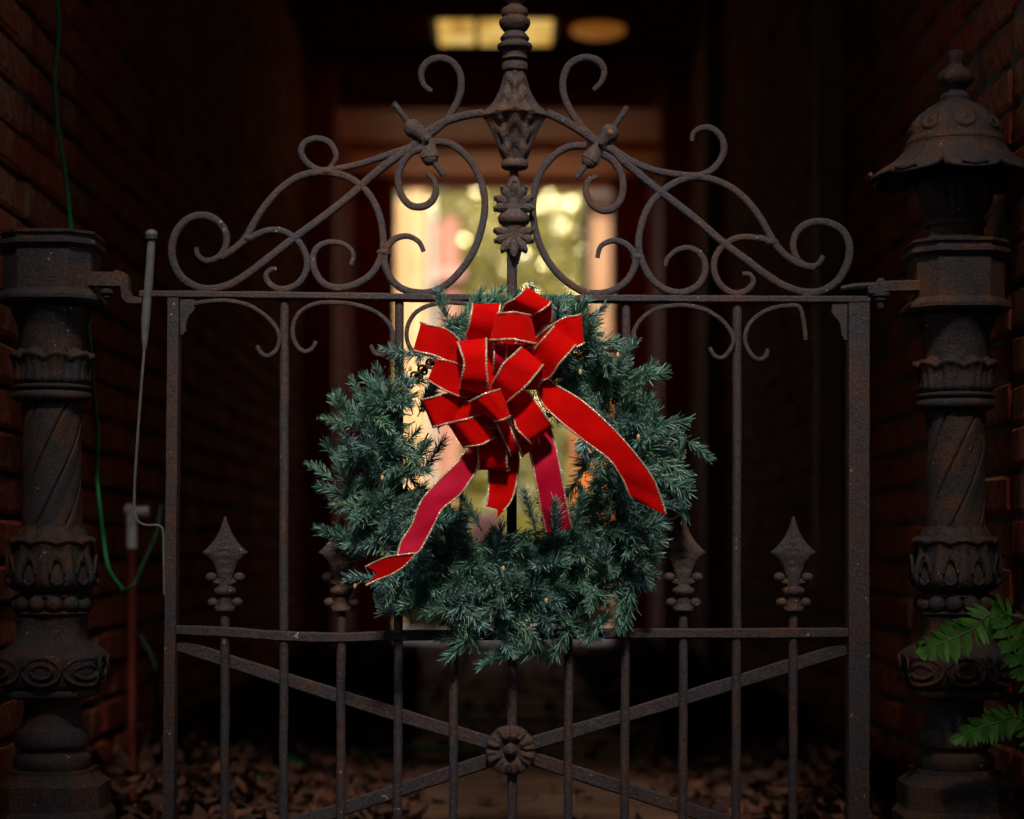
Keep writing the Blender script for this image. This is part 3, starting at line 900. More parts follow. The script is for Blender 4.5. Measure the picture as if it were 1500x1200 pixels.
# knots: a clamp plate with two lobes and two pins on each side
def knot(px, py, p1, p2, lobe1, lobe2, hole):
    b = MB(); c = at(px, py, -0.004)
    l1 = at(*lobe1, -.004); l2 = at(*lobe2, -.004)
    P = spline([l1, c, l2], 8)
    b.tube(P, [.0125 * (0.75 + .25 * math.cos(2 * PI * i / 16)) + .002 for i in range(17)], 12, 0.75)
    b.ball(l1, .0135, (1, .8, 1), 16, 10); b.ball(l2, .0125, (1, .8, 1), 16, 10)
    k = b.build('clamp', M['casting'], gate)
    b = MB(); b.ball(c + Vector((0, -.0105, 0)), .0042, (1, .6, 1)); b.build('rivet', IR, k)
    for q, l in ((p1, lobe1), (p2, lobe2)):
        bar('pin', [l, q], 8.5, .009, y=-.004, parent=gate)
    if hole:
        b = MB(); b.ball(l1 + Vector((0, -.0095, 0)), .0035, (1, .5, 1.2)); b.build('rust_spot', simple('orange_rust', (.30, .06, .02), (.35, .09, .03), 50), k)
knot(*c1(238, 490), c1(102, 338), c1(308, 633), c1(180, 440), c1(250, 560), False)
knot(*c1(948, 505), c1(1058, 355), c1(846, 645), c1(985, 460), c1(905, 572), True)
for p in (c2(370, 868), c2(715, 575), c2(966, 930), c3(812, 885), c3(490, 598), c3(222, 950)):
    b = MB(); b.ball(at(*p, 0), .0085, (1.25, .75, .8)); b.build('weld', IR, gate)
for p in ((314, 425), (615, 431), (874, 432), (1180, 433), (495, 425), (990, 430)):
    b = MB(); b.ball(at(*p, -.001), .006, (1.3, .9, .7)); b.build('weld', IR, gate)

# central casting
b = MB()
zc = lambda v: at(755, 30 + v / 2.79, 0).z
hw = lambda q: q / 2.79 / 1000
pf = [(52, -95), (40, -75), (30, -60), (52, -45), (55, -25), (50, -10), (62, 0), (63, 18), (50, 40), (40, 47), (52, 62), (60, 75), (54, 90), (70, 100), (70, 116), (54, 126), (50, 150), (55, 160), (40, 170), (52, 178), (53, 205), (45, 212), (50, 240), (60, 275), (75, 310), (98, 345), (132, 376), (140, 388), (128, 400), (112, 425), (92, 465), (75, 505), (62, 545), (50, 570), (53, 578), (56, 590), (53, 603), (40, 610), (18, 612)]
dense = []
for (r, z) in prof_spline([(hw(a), zc(v)) for a, v in pf], 5): dense.append((r, z))
zw = zc(388)
def cast_fn(r, z, a):
    d = (z - zw)
    span = 0.065 if d > 0 else 0.068
    k = max(0.0, 1 - abs(d) / span)             # 1 at the widest level
    ca, sa = abs(math.cos(a)), abs(math.sin(a))
    dia = 1.0 / (ca + sa)
    k2 = min(1.0, k * 1.3)
    rr = r * (1 - k2 + k2 * dia)
    if 0.03 < k < 0.97:
        # overlapping leaf tongues worked into the casting
        loc = (a / (PI / 2)) % 1.0 - 0.5
        ridge = math.cos(loc * 4 * PI)
        chev = math.sin((abs(d) * 240) + abs(loc) * 9)
        edge = 1 - max(ca, sa) ** 10 * (1 if sa > ca else 0)
        rr += edge * 0.0016 * ridge * min(1, k * 3) + edge * 0.0015 * (1 if chev > .2 else (-1 if chev < -.4 else 0)) * min(1, k * 4) * min(1, (1 - k) * 4)
    return rr, z
b.lathe(dense, 96, (at(754, 0, 0).x, 0), cast_fn)
finial = b.build('finial', M['casting'], gate, True, 40)
# leaf ornament below the casting
orn = MB(); cx = 540 + 594 / 2.79
zo = lambda v: at(cx, 30 + v / 2.79, 0).z
orn.lathe(prof_spline([(hw(18), zo(610)), (hw(20), zo(640)), (hw(38), zo(700)), (hw(44), zo(770)), (hw(50), zo(785)), (hw(60), zo(795)), (hw(66), zo(812)), (hw(60), zo(830)), (hw(50), zo(838)), (hw(46), zo(852)), (hw(40), zo(900)), (hw(28), zo(960)), (hw(19), zo(995))], 4), 28, (at(cx, 0, 0).x, 0))
ornament = orn.build('leaf_ornament', M['casting'], gate)
def leaf_fan(center, n, spread, L0, up):
    for k in range(n):
        f = k / (n - 1) * 2 - 1
        a = f * spread
        L = L0 * (1 - .32 * abs(f))
        for yy in (-1, 1):
            b = MB()
            c0 = at(*center, yy * 0.008)
            d = Vector((math.sin(a), 0, math.cos(a) * up))
            side = Vector((d.z, 0, -d.x))
            pts = []
            for i in range(9):
                t = i / 8
                curl = 0.012 * t * t
                pts.append(c0 + d * L * t + Vector((0, yy * (0.002 + curl * .6), -up * .004 * t * t * t)))
            rs = [0.0024 + 0.0048 * math.sin(PI * min(1, (i / 8) ** 1.35 * .92)) for i in range(9)]
            rs[-1] = .0022
            b.tube(pts, rs, 8, .75)
            b.ball(pts[-1] + Vector((0, yy * .0006, 0)), .0030)
            b.build('leaf', M['casting'], ornament)
leaf_fan(c1(594, 765), 7, rad(86), .041, 1)
leaf_fan(c1(594, 862), 7, rad(84), .041, -1)

# latch rod on the left of the gate
b = MB()
P = spline([at(222, 349, -.01), at(219, 400, -.01), at(214, 460, -.01), at(211.5, 512, -.01)], 6)
b.tube(P, list(np.linspace(.0058, .0066, len(P) - 5)) + [.0060, .0054, .0046, .0036, .0028], 10)
P = spline([at(211.5, 510, -.01), at(206, 580, -.01), at(201, 650, -.01), at(197, 720, -.01), at(199, 758, -.01), at(212, 769, -.01), at(232, 770, -.01), at(239, 780, -.01), at(240, 820, -.01), at(241, 872, -.01)], 6)
b.tube(P, .0021, 8)
b.ball(at(222, 343, -.01), .0088, (1.05, 1.05, .8))
lr = b.build('latch_rod', simple('worn_steel', (.10, .10, .10), (.17, .15, .13), 60, .5), gate)
b = MB(); b.lathe([(.0095, at(0, 352, 0).z), (.0095, at(0, 348, 0).z)], 14, (at(222, 0, -.01).x, -.01)); b.build('collar', IR, lr)

# ================================================================== POSTS
def Z(py): return (1305 - py) / 1000.0
def oct_fn(q=0.60, full=1.0):
    """chamfered square; q = flat half width / half width"""
    def fn(r, z, a):
        ca, sa = abs(math.cos(a)), abs(math.sin(a))
        r1 = 1.0 / max(ca, sa)
        r2 = (1 + q) / (ca + sa)
        return r * min(r1, r2), z
    return fn

def post(xc_px, label, roof, dzt):
    X = (xc_px - 750) / 1000.0; Y = 0.03
    t = thing('iron_post', label, 'gate post', (X, Y, 0))
    C = (X, Y); CM = M['cast']
    zt = lambda py: Z(py) + dzt
    def lat(name, pts, n=72, fn=None, seg=4, par=t, mat=CM, sharp=40):
        b = MB(); b.lathe(prof_spline(pts, seg), n, C, fn); return b.build(name, mat, par, True, sharp)
    def oct_(name, pts, q=.58, par=t):
        b = MB(); b.lathe(pts, 8 * 9, C, oct_fn(q)); return b.build(name, CM, par, True, 30)
    oct_('plinth', [(.085, 0), (.085, .11), (.078, .12), (.078, Z(1150)), (.066, Z(1140)), (.062, Z(1134)), (.062, Z(1128))][::-1][::-1])
    lat('base_mouldings', [(.052, Z(1130)), (.055, Z(1126)), (.057, Z(1117)), (.055, Z(1108)), (.046, Z(1102)), (.046, Z(1099)), (.053, Z(1095)), (.055, Z(1084)), (.052, Z(1073)), (.047, Z(1068)), (.044, Z(1062)), (.041, Z(1040)), (.043, Z(1026)), (.05, Z(1022))])
    # guilloche bell
    def bell(r, z, a): return oct_fn(.75)(r, z, a)
    b = MB(); b.lathe(prof_spline([(.050, Z(1024)), (.062, Z(1021)), (.064, Z(1012)), (.060, Z(1010)), (.067, Z(1004)), (.072, Z(985)), (.073, Z(962)), (.066, Z(954)), (.055, Z(946)), (.048, Z(935)), (.046, Z(915)), (.048, Z(905))], 4), 96, C, bell)
    bl = b.build('bell_moulding', CM, t, True, 40)
    for k in range(8):
        a0 = 2 * PI * k / 8 + PI / 8 * 0
        for rr, ra, rz in ((1, .36, .020), (1, .20, .010)):
            pts = []
            for i in range(21):
                s = 2 * PI * i / 20
                a = a0 + ra * math.cos(s); zz = Z(982) + rz * math.sin(s)
                r0 = .072 + .0 * s
                r0 = oct_fn(.75)(r0, 0, a)[0] + .0015
                pts.append(Vector((X + r0 * math.sin(a), Y - r0 * math.cos(a), zz)))
            bb = MB(); bb.tube(pts, .0028, 6, 1, Vector((0, 0, 1)), cap=False); bb.build('oval_relief', CM, bl)
    # bead ring
    br = lat('bead_ring', [(.046, Z(906)), (.052, Z(902)), (.055, Z(898)), (.047, Z(894)), (.046, Z(880)), (.052, Z(874)), (.046, Z(868))])
    for k in range(12):
        a = 2 * PI * (k + .5) / 12
        bb = MB(); bb.ball((X + .048 * math.sin(a), Y - .048 * math.cos(a), Z(885)), .0135, (1, 1, .95), 12, 8); bb.build('bead', CM, br)
    # acanthus vase
    def vase(r, z, a):
        f = (z - Z(866)) / (Z(790) - Z(866))
        s = abs(math.cos(a * 5)); 
        r += 0.006 * (s - .5) * math.sin(PI * min(max(f, 0), 1)) * (1.3 - .3 * f)
        r += 0.0022 * math.cos(20 * a) * math.sin(PI * min(max(f, 0), 1))
        if f > .8: z += 0.005 * (s - .5)
        return r, z
    vs_ = lat('acanthus_vase', [(.044, Z(868)), (.055, Z(865)), (.063, Z(857)), (.065, Z(845)), (.060, Z(825)), (.057, Z(810)), (.059, Z(800)), (.063, Z(795)), (.061, Z(790)), (.052, Z(787)), (.050, Z(783)), (.045, Z(775)), (.0425, Z(770))], 120, vase, 5)
    for k in range(10):
        a0 = 2 * PI * (k + .5) / 10
        pts = []
        for i in range(15):
            s = 2 * PI * i / 14 + PI / 2
            a = a0 + .15 * math.cos(s) * (1 - .35 * math.sin(s)); zz = Z(835) + .021 * math.sin(s)
            pts.append(Vector((X + .0655 * math.sin(a), Y - .0655 * math.cos(a), zz)))
        bb = MB(); bb.tube(pts, .0026, 6, 1, Vector((0, 0, 1)), cap=False); bb.build('leaf_relief', CM, vs_)
    # twisted shaft
    def twist(r, z, a):
        ph = (a * 6 / (2 * PI) * 1.0 - z * 11.5)
        f = ph - math.floor(ph)
        groove = math.exp(-((f - .5) / .035) ** 2)
        return r - .0048 * groove + .0018 * math.sin(PI * f), z
    b = MB(); b.lathe([(.0425 - .0015 * math.sin(PI * i / 60), Z(772) + (zt(598) - Z(772)) * i / 60) for i in range(61)], 240, C, twist)
    b.build('twisted_shaft', CM, t, True, 60)
    lat('ring_moulding', [(.043, zt(600)), (.054, zt(598)), (.058, zt(592)), (.056, zt(586)), (.052, zt(584)), (.056, zt(581)), (.057, zt(577)), (.050, zt(574))])
    def leafring(r, z, a):
        f = (z - zt(574)) / (zt(530) - zt(574))
        s = abs(math.sin(a * 4.5))
        f = min(max(f, 0), 1)
        return r + .006 * (s - .4) * (f ** .7) + .0015 * math.cos(a * 27) * math.sin(PI * f), z + (.006 * (s - .5) if f > .75 else 0)
    lat('leaf_ring', [(.050, zt(575)), (.055, zt(568)), (.054, zt(556)), (.055, zt(543)), (.060, zt(535)), (.058, zt(530)), (.050, zt(528)), (.046, zt(524))], 144, leafring, 4)
    lat('capital_neck', [(.046, zt(526)), (.047, zt(510)), (.050, zt(490)), (.056, zt(474)), (.059, zt(466)), (.057, zt(460)), (.050, zt(457)), (.056, zt(453))])
    oct_('capital_box', [(.050, zt(458)), (.070, zt(456)), (.074, zt(452)), (.074, zt(447)), (.068, zt(441)), (.064, zt(437)), (.064, zt(378)), (.067, zt(375)), (.072, zt(372)), (.072, zt(367)), (.066, zt(364)), (.066, zt(360)), (.070, zt(357)), (.070, zt(353)), (.058, zt(350.5)), (.030, zt(350))])
    if roof:
        lat('neck', [(.066, Z(353)), (.055, Z(350)), (.044, Z(343)), (.041, Z(335)), (.041, Z(330)), (.045, Z(328)), (.046, Z(323)), (.043, Z(320)), (.037, Z(316))])
        def cup(r, z, a):
            f = min(max((z - Z(312)) / (Z(262) - Z(312)), 0), 1)
            return r + .004 * (abs(math.cos(4 * a)) - .5) * math.sin(PI * f) + .0015 * math.cos(24 * a) * math.sin(PI * f), z
        lat('leaf_cup', [(.036, Z(318)), (.044, Z(309)), (.050, Z(298)), (.053, Z(280)), (.056, Z(262)), (.050, Z(248)), (.040, Z(238))], 120, cup, 4)
        # lobed canopy: outer skin down to the rim, then an inner skin back up
        def lobe(r, z, a):
            f = min(max((r - .070) / .055, 0), 1)
            s = abs(math.cos(4 * a))          # 1 at lobe centre, 0 in the seam
            s2 = s ** .35
            rr = r - .030 * (1 - s2) * f ** 1.5
            zz = z + .013 * (1 - s2) * f - .004 * f * f * s
            rr += .002 * math.cos(32 * a) * f * (1 - f) * 2
            return rr, zz
        lat('canopy', [(.040, Z(206)), (.071, Z(207)), (.074, Z(211)), (.078, Z(219)), (.088, Z(229)), (.104, Z(239)), (.118, Z(246)), (.128, Z(252)), (.131, Z(256)), (.127, Z(259)), (.112, Z(252)), (.095, Z(244)), (.07, Z(236)), (.042, Z(232))][::-1], 192, lobe, 4, sharp=50)
        for k in range(8):
            a = 2 * PI * k / 8
            q = Vector((X + .1285 * math.sin(a), Y - .1285 * math.cos(a), Z(256)))
            bb = MB()
            sd = Vector((math.cos(a), math.sin(a), 0))
            bb.tube([q - sd * .018 + Vector((0, 0, .003)), q, q + sd * .018 + Vector((0, 0, .003))], [.003, .0052, .003], 8, 1, Vector((0, 0, 1))); bb.build('rim_bead', CM, t)
        def dome(r, z, a):
            f = min(max((z - Z(205)) / (Z(148) - Z(205)), 0), 1)
            med = 0
            loc = ((a / (PI / 4)) + .5) % 1 - .5
            d = math.hypot(loc * 2.2, (f - .52) * 2.6)
            med = .0042 * math.exp(-((d - .62) / .13) ** 2) + .004 * math.exp(-(d / .22) ** 2)
            return r + med * math.sin(PI * f) - .0015 * math.exp(-((abs(loc) - .5) / .03) ** 2), z
        b = MB(); pr = prof_spline([(.070, Z(208)), (.072, Z(205)), (.070, Z(200)), (.068, Z(196)), (.066, Z(186)), (.060, Z(174)), (.050, Z(161)), (.038, Z(151)), (.024, Z(144.5)), (.019, Z(143))], 7)
        b.lathe(pr, 240, C, dome); b.build('dome', CM, t, True, 60)
        lat('finial', [(.022, Z(146)), (.021, Z(141)), (.0215, Z(136)), (.018, Z(131)), (.014, Z(128)), (.014, Z(124)), (.021, Z(119)), (.026, Z(111)), (.025, Z(103)), (.018, Z(96)), (.0125, Z(91)), (.0105, Z(87)), (.0115, Z(80)), (.012, Z(74)), (.009, Z(68)), (.001, Z(65.5))], 40, lambda r, z, a: (r * (1 + .05 * math.cos(8 * a)), z))
    return t
lp = post(70, 'rusty cast iron gate post without a cap, left of the gate', False, .012)
rp = post(1406, 'rusty cast iron gate post with domed canopy and finial, right of the gate', True, 0)

# bracket of the left post
def plate(name, pts, y, d, mat, par):
    b = MB(); m = len(pts)
    fr = [at(a, c, y) for a, c in pts]; bk = [p + Vector((0, d, 0)) for p in fr]
    b.add(fr + bk, [tuple(range(m)), tuple(range(2 * m - 1, m - 1, -1))] + [(k, k + m, (k + 1) % m + m, (k + 1) % m) for k in range(m)])
    return b.build(name, mat, par, False)
bk = plate('latch_bracket', [(128, 401), (134, 398), (166, 398), (170, 395), (182, 399), (188, 405), (188, 424), (192, 433), (208, 436), (208, 444), (186, 444), (178, 436), (176, 419), (128, 418)], -.012, .024, M['cast'], lp)
b = MB(); c = at(157, 428, -.002)
b.lathe([(.003, c.z - .010), (.006, c.z - .008), (.006, c.z - .003), (.010, c.z - .002), (.010, c.z + .004), (.006, c.z + .005), (.006, c.z + .012)], 12, (c.x, c.y)); b.build('bolt', M['cast'], bk)
# hinge arm of the right post
hb = bar('hinge_arm', [(1270, 425), (1300, 421), (1345, 420)], 17, 0.022, parent=rp, mat=M['cast'], y=-.006, n=4)
b = MB(); b.tube([at(1231, 424, -.002), at(1250, 421, -.002), at(1290, 419, -.002)], [.0045, .006, .006], 10, 2.2); b.build('hinge_strap', IR, gate)
b = MB(); c = at(1290, 428, -.01)
b.lathe([(.004, c.z - .024), (.0055, c.z - .020), (.0055, c.z - .013), (.0095, c.z - .012), (.0095, c.z - .007), (.013, c.z - .006), (.013, c.z - .001), (.007, c.z), (.007, c.z + .016), (.004, c.z + .020)], 14, (c.x, c.y)); b.build('hinge_bolt', M['cast'], hb)

# ================================================================== PIPE, CABLES, LITTER
pp = thing('water_pipe', 'red painted water pipe with white plastic elbow against the left wall', 'pipe', at(193, 1165, .85))
P0 = at(193, 1165, .85); P0.z = 0
b = MB(); b.tube([Vector((P0.x, .85, 0)), at(193, 800, .85)], .0085, 12); b.build('pipe', M['red_pipe'], pp)
b = MB(); b.tube([at(193, 803, .85), at(193, 768, .85)], .0105, 12); b.tube(spline([at(193, 770, .85), at(193, 757, .85), at(197, 750, .85), at(218, 749, .85)], 4), .0105, 12); b.ball(at(190, 747, .85), .012); b.build('elbow', M['white_plastic'], pp)
def cable(pts, r, mat, lab, cat='cable', name='cable'):
    b = MB(); b.tube(spline([at(*p) for p in pts], 8), r, 8)
    tag(b.build(name, mat), lab, cat)
cable([(80, -30, .35), (86, 40, .34), (80, 110, .33), (84, 180, .33), (95, 250, .32), (103, 320, .30), (106, 352, .20), (120, 400, .16), (128, 470, .15), (133, 520, .15), (137, 580, .16), (143, 640, .17), (141, 690, .18), (146, 740, .18), (152, 790, .2), (160, 835, .2), (178, 862, .22)], .0036, M['green_cable'], 'green cable hanging down the left wall behind the capless post')
cable([(178, 864, .55), (195, 858, .6), (208, 830, .6), (222, 800, .6), (231, 775, .6), (236, 740, .6)], .0042, M['dark_green'], 'short green cable curving up beside the red pipe', name='cable')
cable([(205, 930, .8), (213, 945, .8), (222, 962, .8), (228, 990, .8), (232, 1085, 1.0)], .004, M['dark_green'], 'thin green stem of cable rising from the leaves behind the left stile')
b = MB()
gpts = [(-.52, 1.0), (-.47, 1.15), (-.44, 1.35), (-.50, 1.5), (-.40, 1.62), (-.30, 1.6), (-.22, 1.7), (-.12, 1.66), (-.02, 1.9)]
b.tube(spline([(x, y, .045) for x, y in gpts], 8), .0055, 8)
tag(b.build('garden_hose', M['green_cable']), 'green garden hose lying among dead leaves on the passage floor', 'hose')

def litter(name, n, region, size, lab):
    vs, fs = [], []
    for i in range(n):
        x, y, z = region()
        s = size * random.uniform(.6, 1.3)
        R = Euler((random.uniform(-.9, .9), random.uniform(-.9, .9), random.uniform(0, 6.3))).to_matrix()
        curl = random.uniform(.1, .5) * s
        loc = [(-s, 0, curl), (-.3 * s, .45 * s, 0), (-.3 * s, -.45 * s, 0), (.45 * s, .38 * s, 0), (.45 * s, -.38 * s, 0), (s, 0, curl)]
        o = len(vs)
        vs += [tuple(R @ Vector(v) + Vector((x, y, z))) for v in loc]
        fs += [(o, o + 2, o + 1), (o + 1, o + 2, o + 4, o + 3), (o + 3, o + 4, o + 5)]
    me = bpy.data.meshes.new(name); me.from_pydata(vs, [], fs); me.materials.append(M['dead_leaf'])
    o = link(name, me); o['kind'] = 'stuff'; o['label'] = lab; o['category'] = 'leaves'
def regL():
    y = random.uniform(.3, 6.5); w = random.random() ** 1.6 * (.62 - .04 * y)
    return WL + .02 + w, y, .02 + random.random() * max(0.01, .10 * (1 - w / .6))
def regR():
    y = random.uniform(.3, 6.5); w = random.random() ** 1.8 * .45
    return WR - .02 - w, y, .02 + random.random() * max(0.01, .09 * (1 - w / .45))
def regM():
    return random.uniform(WL + .03, WR - .03), random.uniform(.3, 7), .028
litter('leaf_litter', 3600, regL, .027, 'dead brown leaves banked along the left of the passage floor')
litter('leaf_litter', 2300, regR, .027, 'dead brown leaves banked along the right of the passage floor')
litter('leaf_litter', 420, regM, .025, 'scattered dead leaves on the middle of the passage floor')

# ================================================================== WREATH
WC = at(742, 681, -.036)
wr = thing('christmas_wreath', 'round artificial pine wreath hanging on the iron gate behind the red bow', 'wreath', WC)
def sprig_mesh(seed):
    r = random.Random(seed)
    b = MB()
    L = r.uniform(.066, .092)
    bend = Vector((r.uniform(-.012, .012), r.uniform(-.012, .012), 0))
    def stem(t): return Vector((0, 0, L * t)) + bend * t * t
    b.tube([stem(i / 5) for i in range(6)], [.0014, .0013, .0012, .0011, .0010, .0006], 5, mi=1)
    n = 150
    for i in range(n):
        t = .10 + .90 * (i / n) ** .95
        a = i * 2.39996 + r.uniform(-.35, .35)
        el = rad(r.uniform(20, 56)) if t < .9 else rad(r.uniform(8, 38))
        ln = r.uniform(.015, .028) * (1 - .25 * max(0, t - .75) / .25)
        d = Vector((math.cos(a) * math.sin(el), math.sin(a) * math.sin(el), math.cos(el)))
        side = d.cross(Vector((r.uniform(-1, 1), r.uniform(-1, 1), r.uniform(-1, 1)))).normalized() * r.uniform(.0006, .00095)
        dr = d.cross(side).normalized() * .00035
        p0 = stem(min(t, 1)); curve = Vector((r.uniform(-.005, .005), r.uniform(-.005, .005), r.uniform(-.003, .005)))
        p1 = p0 + d * ln * .55 + curve * .4; p2 = p0 + d * ln + curve
        vs = [p0 - side, p0 + side, p1 - side, p1 + dr * 2, p1 + side, p2 - side * .45, p2 + side * .45]
        b.add(vs, [(0, 1, 4, 3, 2), (2, 3, 5), (3, 4, 6, 5)])
    # brown bud at the tip
    b.ball(stem(1.0), .0016, (1, 1, 1.6), 6, 4, mi=1)
    return b.mesh('pine_tip', [M['needle'], M['twig']], True, 0)
sprigs = [sprig_mesh(40 + k) for k in range(10)]
# wire ring with twisted brown core
b = MB()
RX, RZ = .187, .180
ring = [WC + Vector((RX * math.cos(a), .0, RZ * math.sin(a))) for a in np.linspace(0, 2 * PI, 97)]
b.tube(ring, .0035, 8, cap=False)
for k in range(2):
    tw = [WC + Vector(((RX + .007 * math.cos(40 * a + k * PI)) * math.cos(a), .007 * math.sin(40 * a + k * PI), (RZ + .007 * math.cos(40 * a + k * PI)) * math.sin(a))) for a in np.linspace(0, 2 * PI, 721)]
    b.tube(tw, .0022, 5, cap=False)
b.build('wire_ring', M['twig'], wr)
placed = 0
NT = 294
i = 0
while placed < NT:
    i += 1
    phi = 2 * PI * ((i * .61803) % 1.0)
    deg = math.degrees(phi)
    # the garland is thin in the upper left, behind the bow
    if 118 < deg < 146 and random.random() < .6: continue
    rr = random.uniform(-.042, .040)
    outv = Vector((math.cos(phi), 0, math.sin(phi)))
    tan = Vector((-math.sin(phi), 0, math.cos(phi)))
    al = rad(random.uniform(-105, 118))          # from the hole, over the front, to the rim
    if 60 < deg < 120: al = rad(random.uniform(-60, 70))
    base = WC + Vector((RX * math.cos(phi), 0, RZ * math.sin(phi))) + outv * rr + tan * random.uniform(-.01, .01)
    d = outv * math.sin(al) + Vector((0, -1, 0)) * (math.cos(al) * .62 + .03) + tan * random.uniform(-.9, .75)
    if deg > 225 and deg < 315: d += Vector((0, 0, .16))
    d.normalize()
    o = link('pine_tip', random.choice(sprigs), wr)
    sc = random.uniform(.68, .98)
    if abs(math.sin(al)) > .7: sc *= .88
    if 112 < deg < 150: sc *= .8
    q = d.to_track_quat('Z', 'Y')
    o.matrix_parent_inverse = Matrix.Identity(4)
    o.matrix_local = Matrix.Translation(base + Vector((0, -.006, 0)) - WC) @ q.to_matrix().to_4x4() @ Matrix.Rotation(random.uniform(0, 6.28), 4, 'Z') @ Matrix.Scale(sc, 4)
    placed += 1
for (tx, ty, ux) in ((786, 782, -.25), (812, 792, .1), (838, 784, .3), (706, 778, -.5), (560, 850, -.6)):
    o = link('pine_tip', sprigs[tx % 10], wr)
    o.matrix_parent_inverse = Matrix.Identity(4)
    d = Vector((ux, -.35, .85 if ty < 800 else .1)).normalized()
    o.matrix_local = Matrix.Translation(at(tx, ty, -.105) - WC) @ d.to_track_quat('Z', 'Y').to_matrix().to_4x4() @ Matrix.Scale(.72, 4)
inner = MB()
ri = random.Random(99)
for i in range(470):
    phi = 2 * PI * ((i * .61803 + .31) % 1.0)
    if i >= 330: phi = rad(225 + 95 * ((i * .61803) % 1.0))
    deg = math.degrees(phi)
    if 105 < deg < 150 and ri.random() < .7: continue
    outv = Vector((math.cos(phi), 0, math.sin(phi))); tan = Vector((-math.sin(phi), 0, math.cos(phi)))
    base = Vector((RX * math.cos(phi), .0, RZ * math.sin(phi))) + outv * ri.gauss(0, .034)
    d = (outv * ri.uniform(-.8, .8) + tan * ri.choice((-1, 1)) * ri.uniform(.4, 1) + Vector((0, ri.uniform(-.3, .1), 0))).normalized()
    M4 = Matrix.Translation(base) @ d.to_track_quat('Z', 'Y').to_matrix().to_4x4() @ Matrix.Scale(ri.uniform(.6, .9), 4)
    me = sprigs[i % 10]
    o0 = len(inner.v)
    inner.v.extend([tuple(M4 @ v.co) for v in me.vertices]); inner.f.extend([tuple(q + o0 for q in p.vertices) for p in me.polygons]); inner.mi.extend([p.material_index for p in me.polygons])
it = inner.build('inner_pine_tips', [M['needle'], M['twig']], wr, True, 0)
it.matrix_parent_inverse = Matrix.Identity(4)
it['kind'] = 'stuff'
# tiny unlit fairy bulbs, warm glint put into their colour
for (px, py) in ((601, 540), (612, 533), (618, 552), (630, 530), (650, 789), (737, 833), (520, 858), (905, 520), (935, 640), (560, 700), (800, 880), (850, 545)):
    b = MB(); p = at(px, py, -.115 if px > 700 else -.09); b.ball(p, .0024, (1, 1, 1.7), 8, 6); b.build('fairy_bulb', M['bulb'], wr)

# ================================================================== BOW
BC = at(722, 565, -.12)
bow = thing('ribbon_bow', 'large red velvet ribbon bow with gold wired edges and four tails on the wreath', 'bow', BC)
_at = at
def at(px, py, y=0.0): return _at(px, py, y - .018)
rb = lambda u, v: (590 + u / 4.138, 410 + v / 4.138)
def strip(name, A, B, seg=7, nw=6, cup=0.0, inner=False, front=None):
    """ribbon through paired edge points (3D); top skin velvet, under skin satin, gold beaded edges"""
    PA = spline(A, seg); PB = spline(B, seg)
    m = len(PA)
    top, bot = [], []
    nrm = []
    for i in range(m):
        t = (PA[min(i + 1, m - 1)] + PB[min(i + 1, m - 1)] - PA[max(i - 1, 0)] - PB[max(i - 1, 0)])
        w = PB[i] - PA[i]
        n_ = w.cross(t)
        if n_.length < 1e-9: n_ = nrm[-1] if nrm else Vector((0, -1, 0))
        nrm.append(n_.normalized())
    kf = (m // 2 if name != 'ribbon_loop' or front is None else int(front * (m - 1)))
    if nrm[kf].y > 0:
        nrm = [-q for q in nrm]
    vs = []
    for side in (1, -1):
        for i in range(m):
            for k in range(nw + 1):
                f = k / nw
                c = cup * math.sin(PI * f)
                wv = .0007 * math.sin(i * .55 + f * 3.1)
                vs.append(PA[i].lerp(PB[i], f) + nrm[i] * (side * .00055 + c + wv))
    W = nw + 1; fs = []; mi = []
    for i in range(m - 1):
        for k in range(nw):
            a = i * W + k
            fs.append((a, a + 1, a + W + 1, a + W)); mi.append(1 if inner else 0)
            c = m * W + a
            fs.append((c, c + W, c + W + 1, c + 1)); mi.append(0 if inner else 1)
    b = MB(); b.v = [tuple(v) for v in vs]; b.f = fs; b.mi = mi
    o = b.build(name, [M['velvet'], M['satin']], bow, True, 0)
    for E in (PA, PB):
        g = MB()
        ds = []
        for i in range(m - 1):
            k = max(1, int((E[i + 1] - E[i]).length / .0011))
            for j in range(k): ds.append(E[i].lerp(E[i + 1], j / k))
        ds.append(E[-1])
        g.tube(ds, [.0016 + .0005 * math.sin(j * 2.1) for j in range(len(ds))], 6)
        g.build('gold_edge', M['gold'], o, True, 0)
    return o
ctr = rb(545, 640)
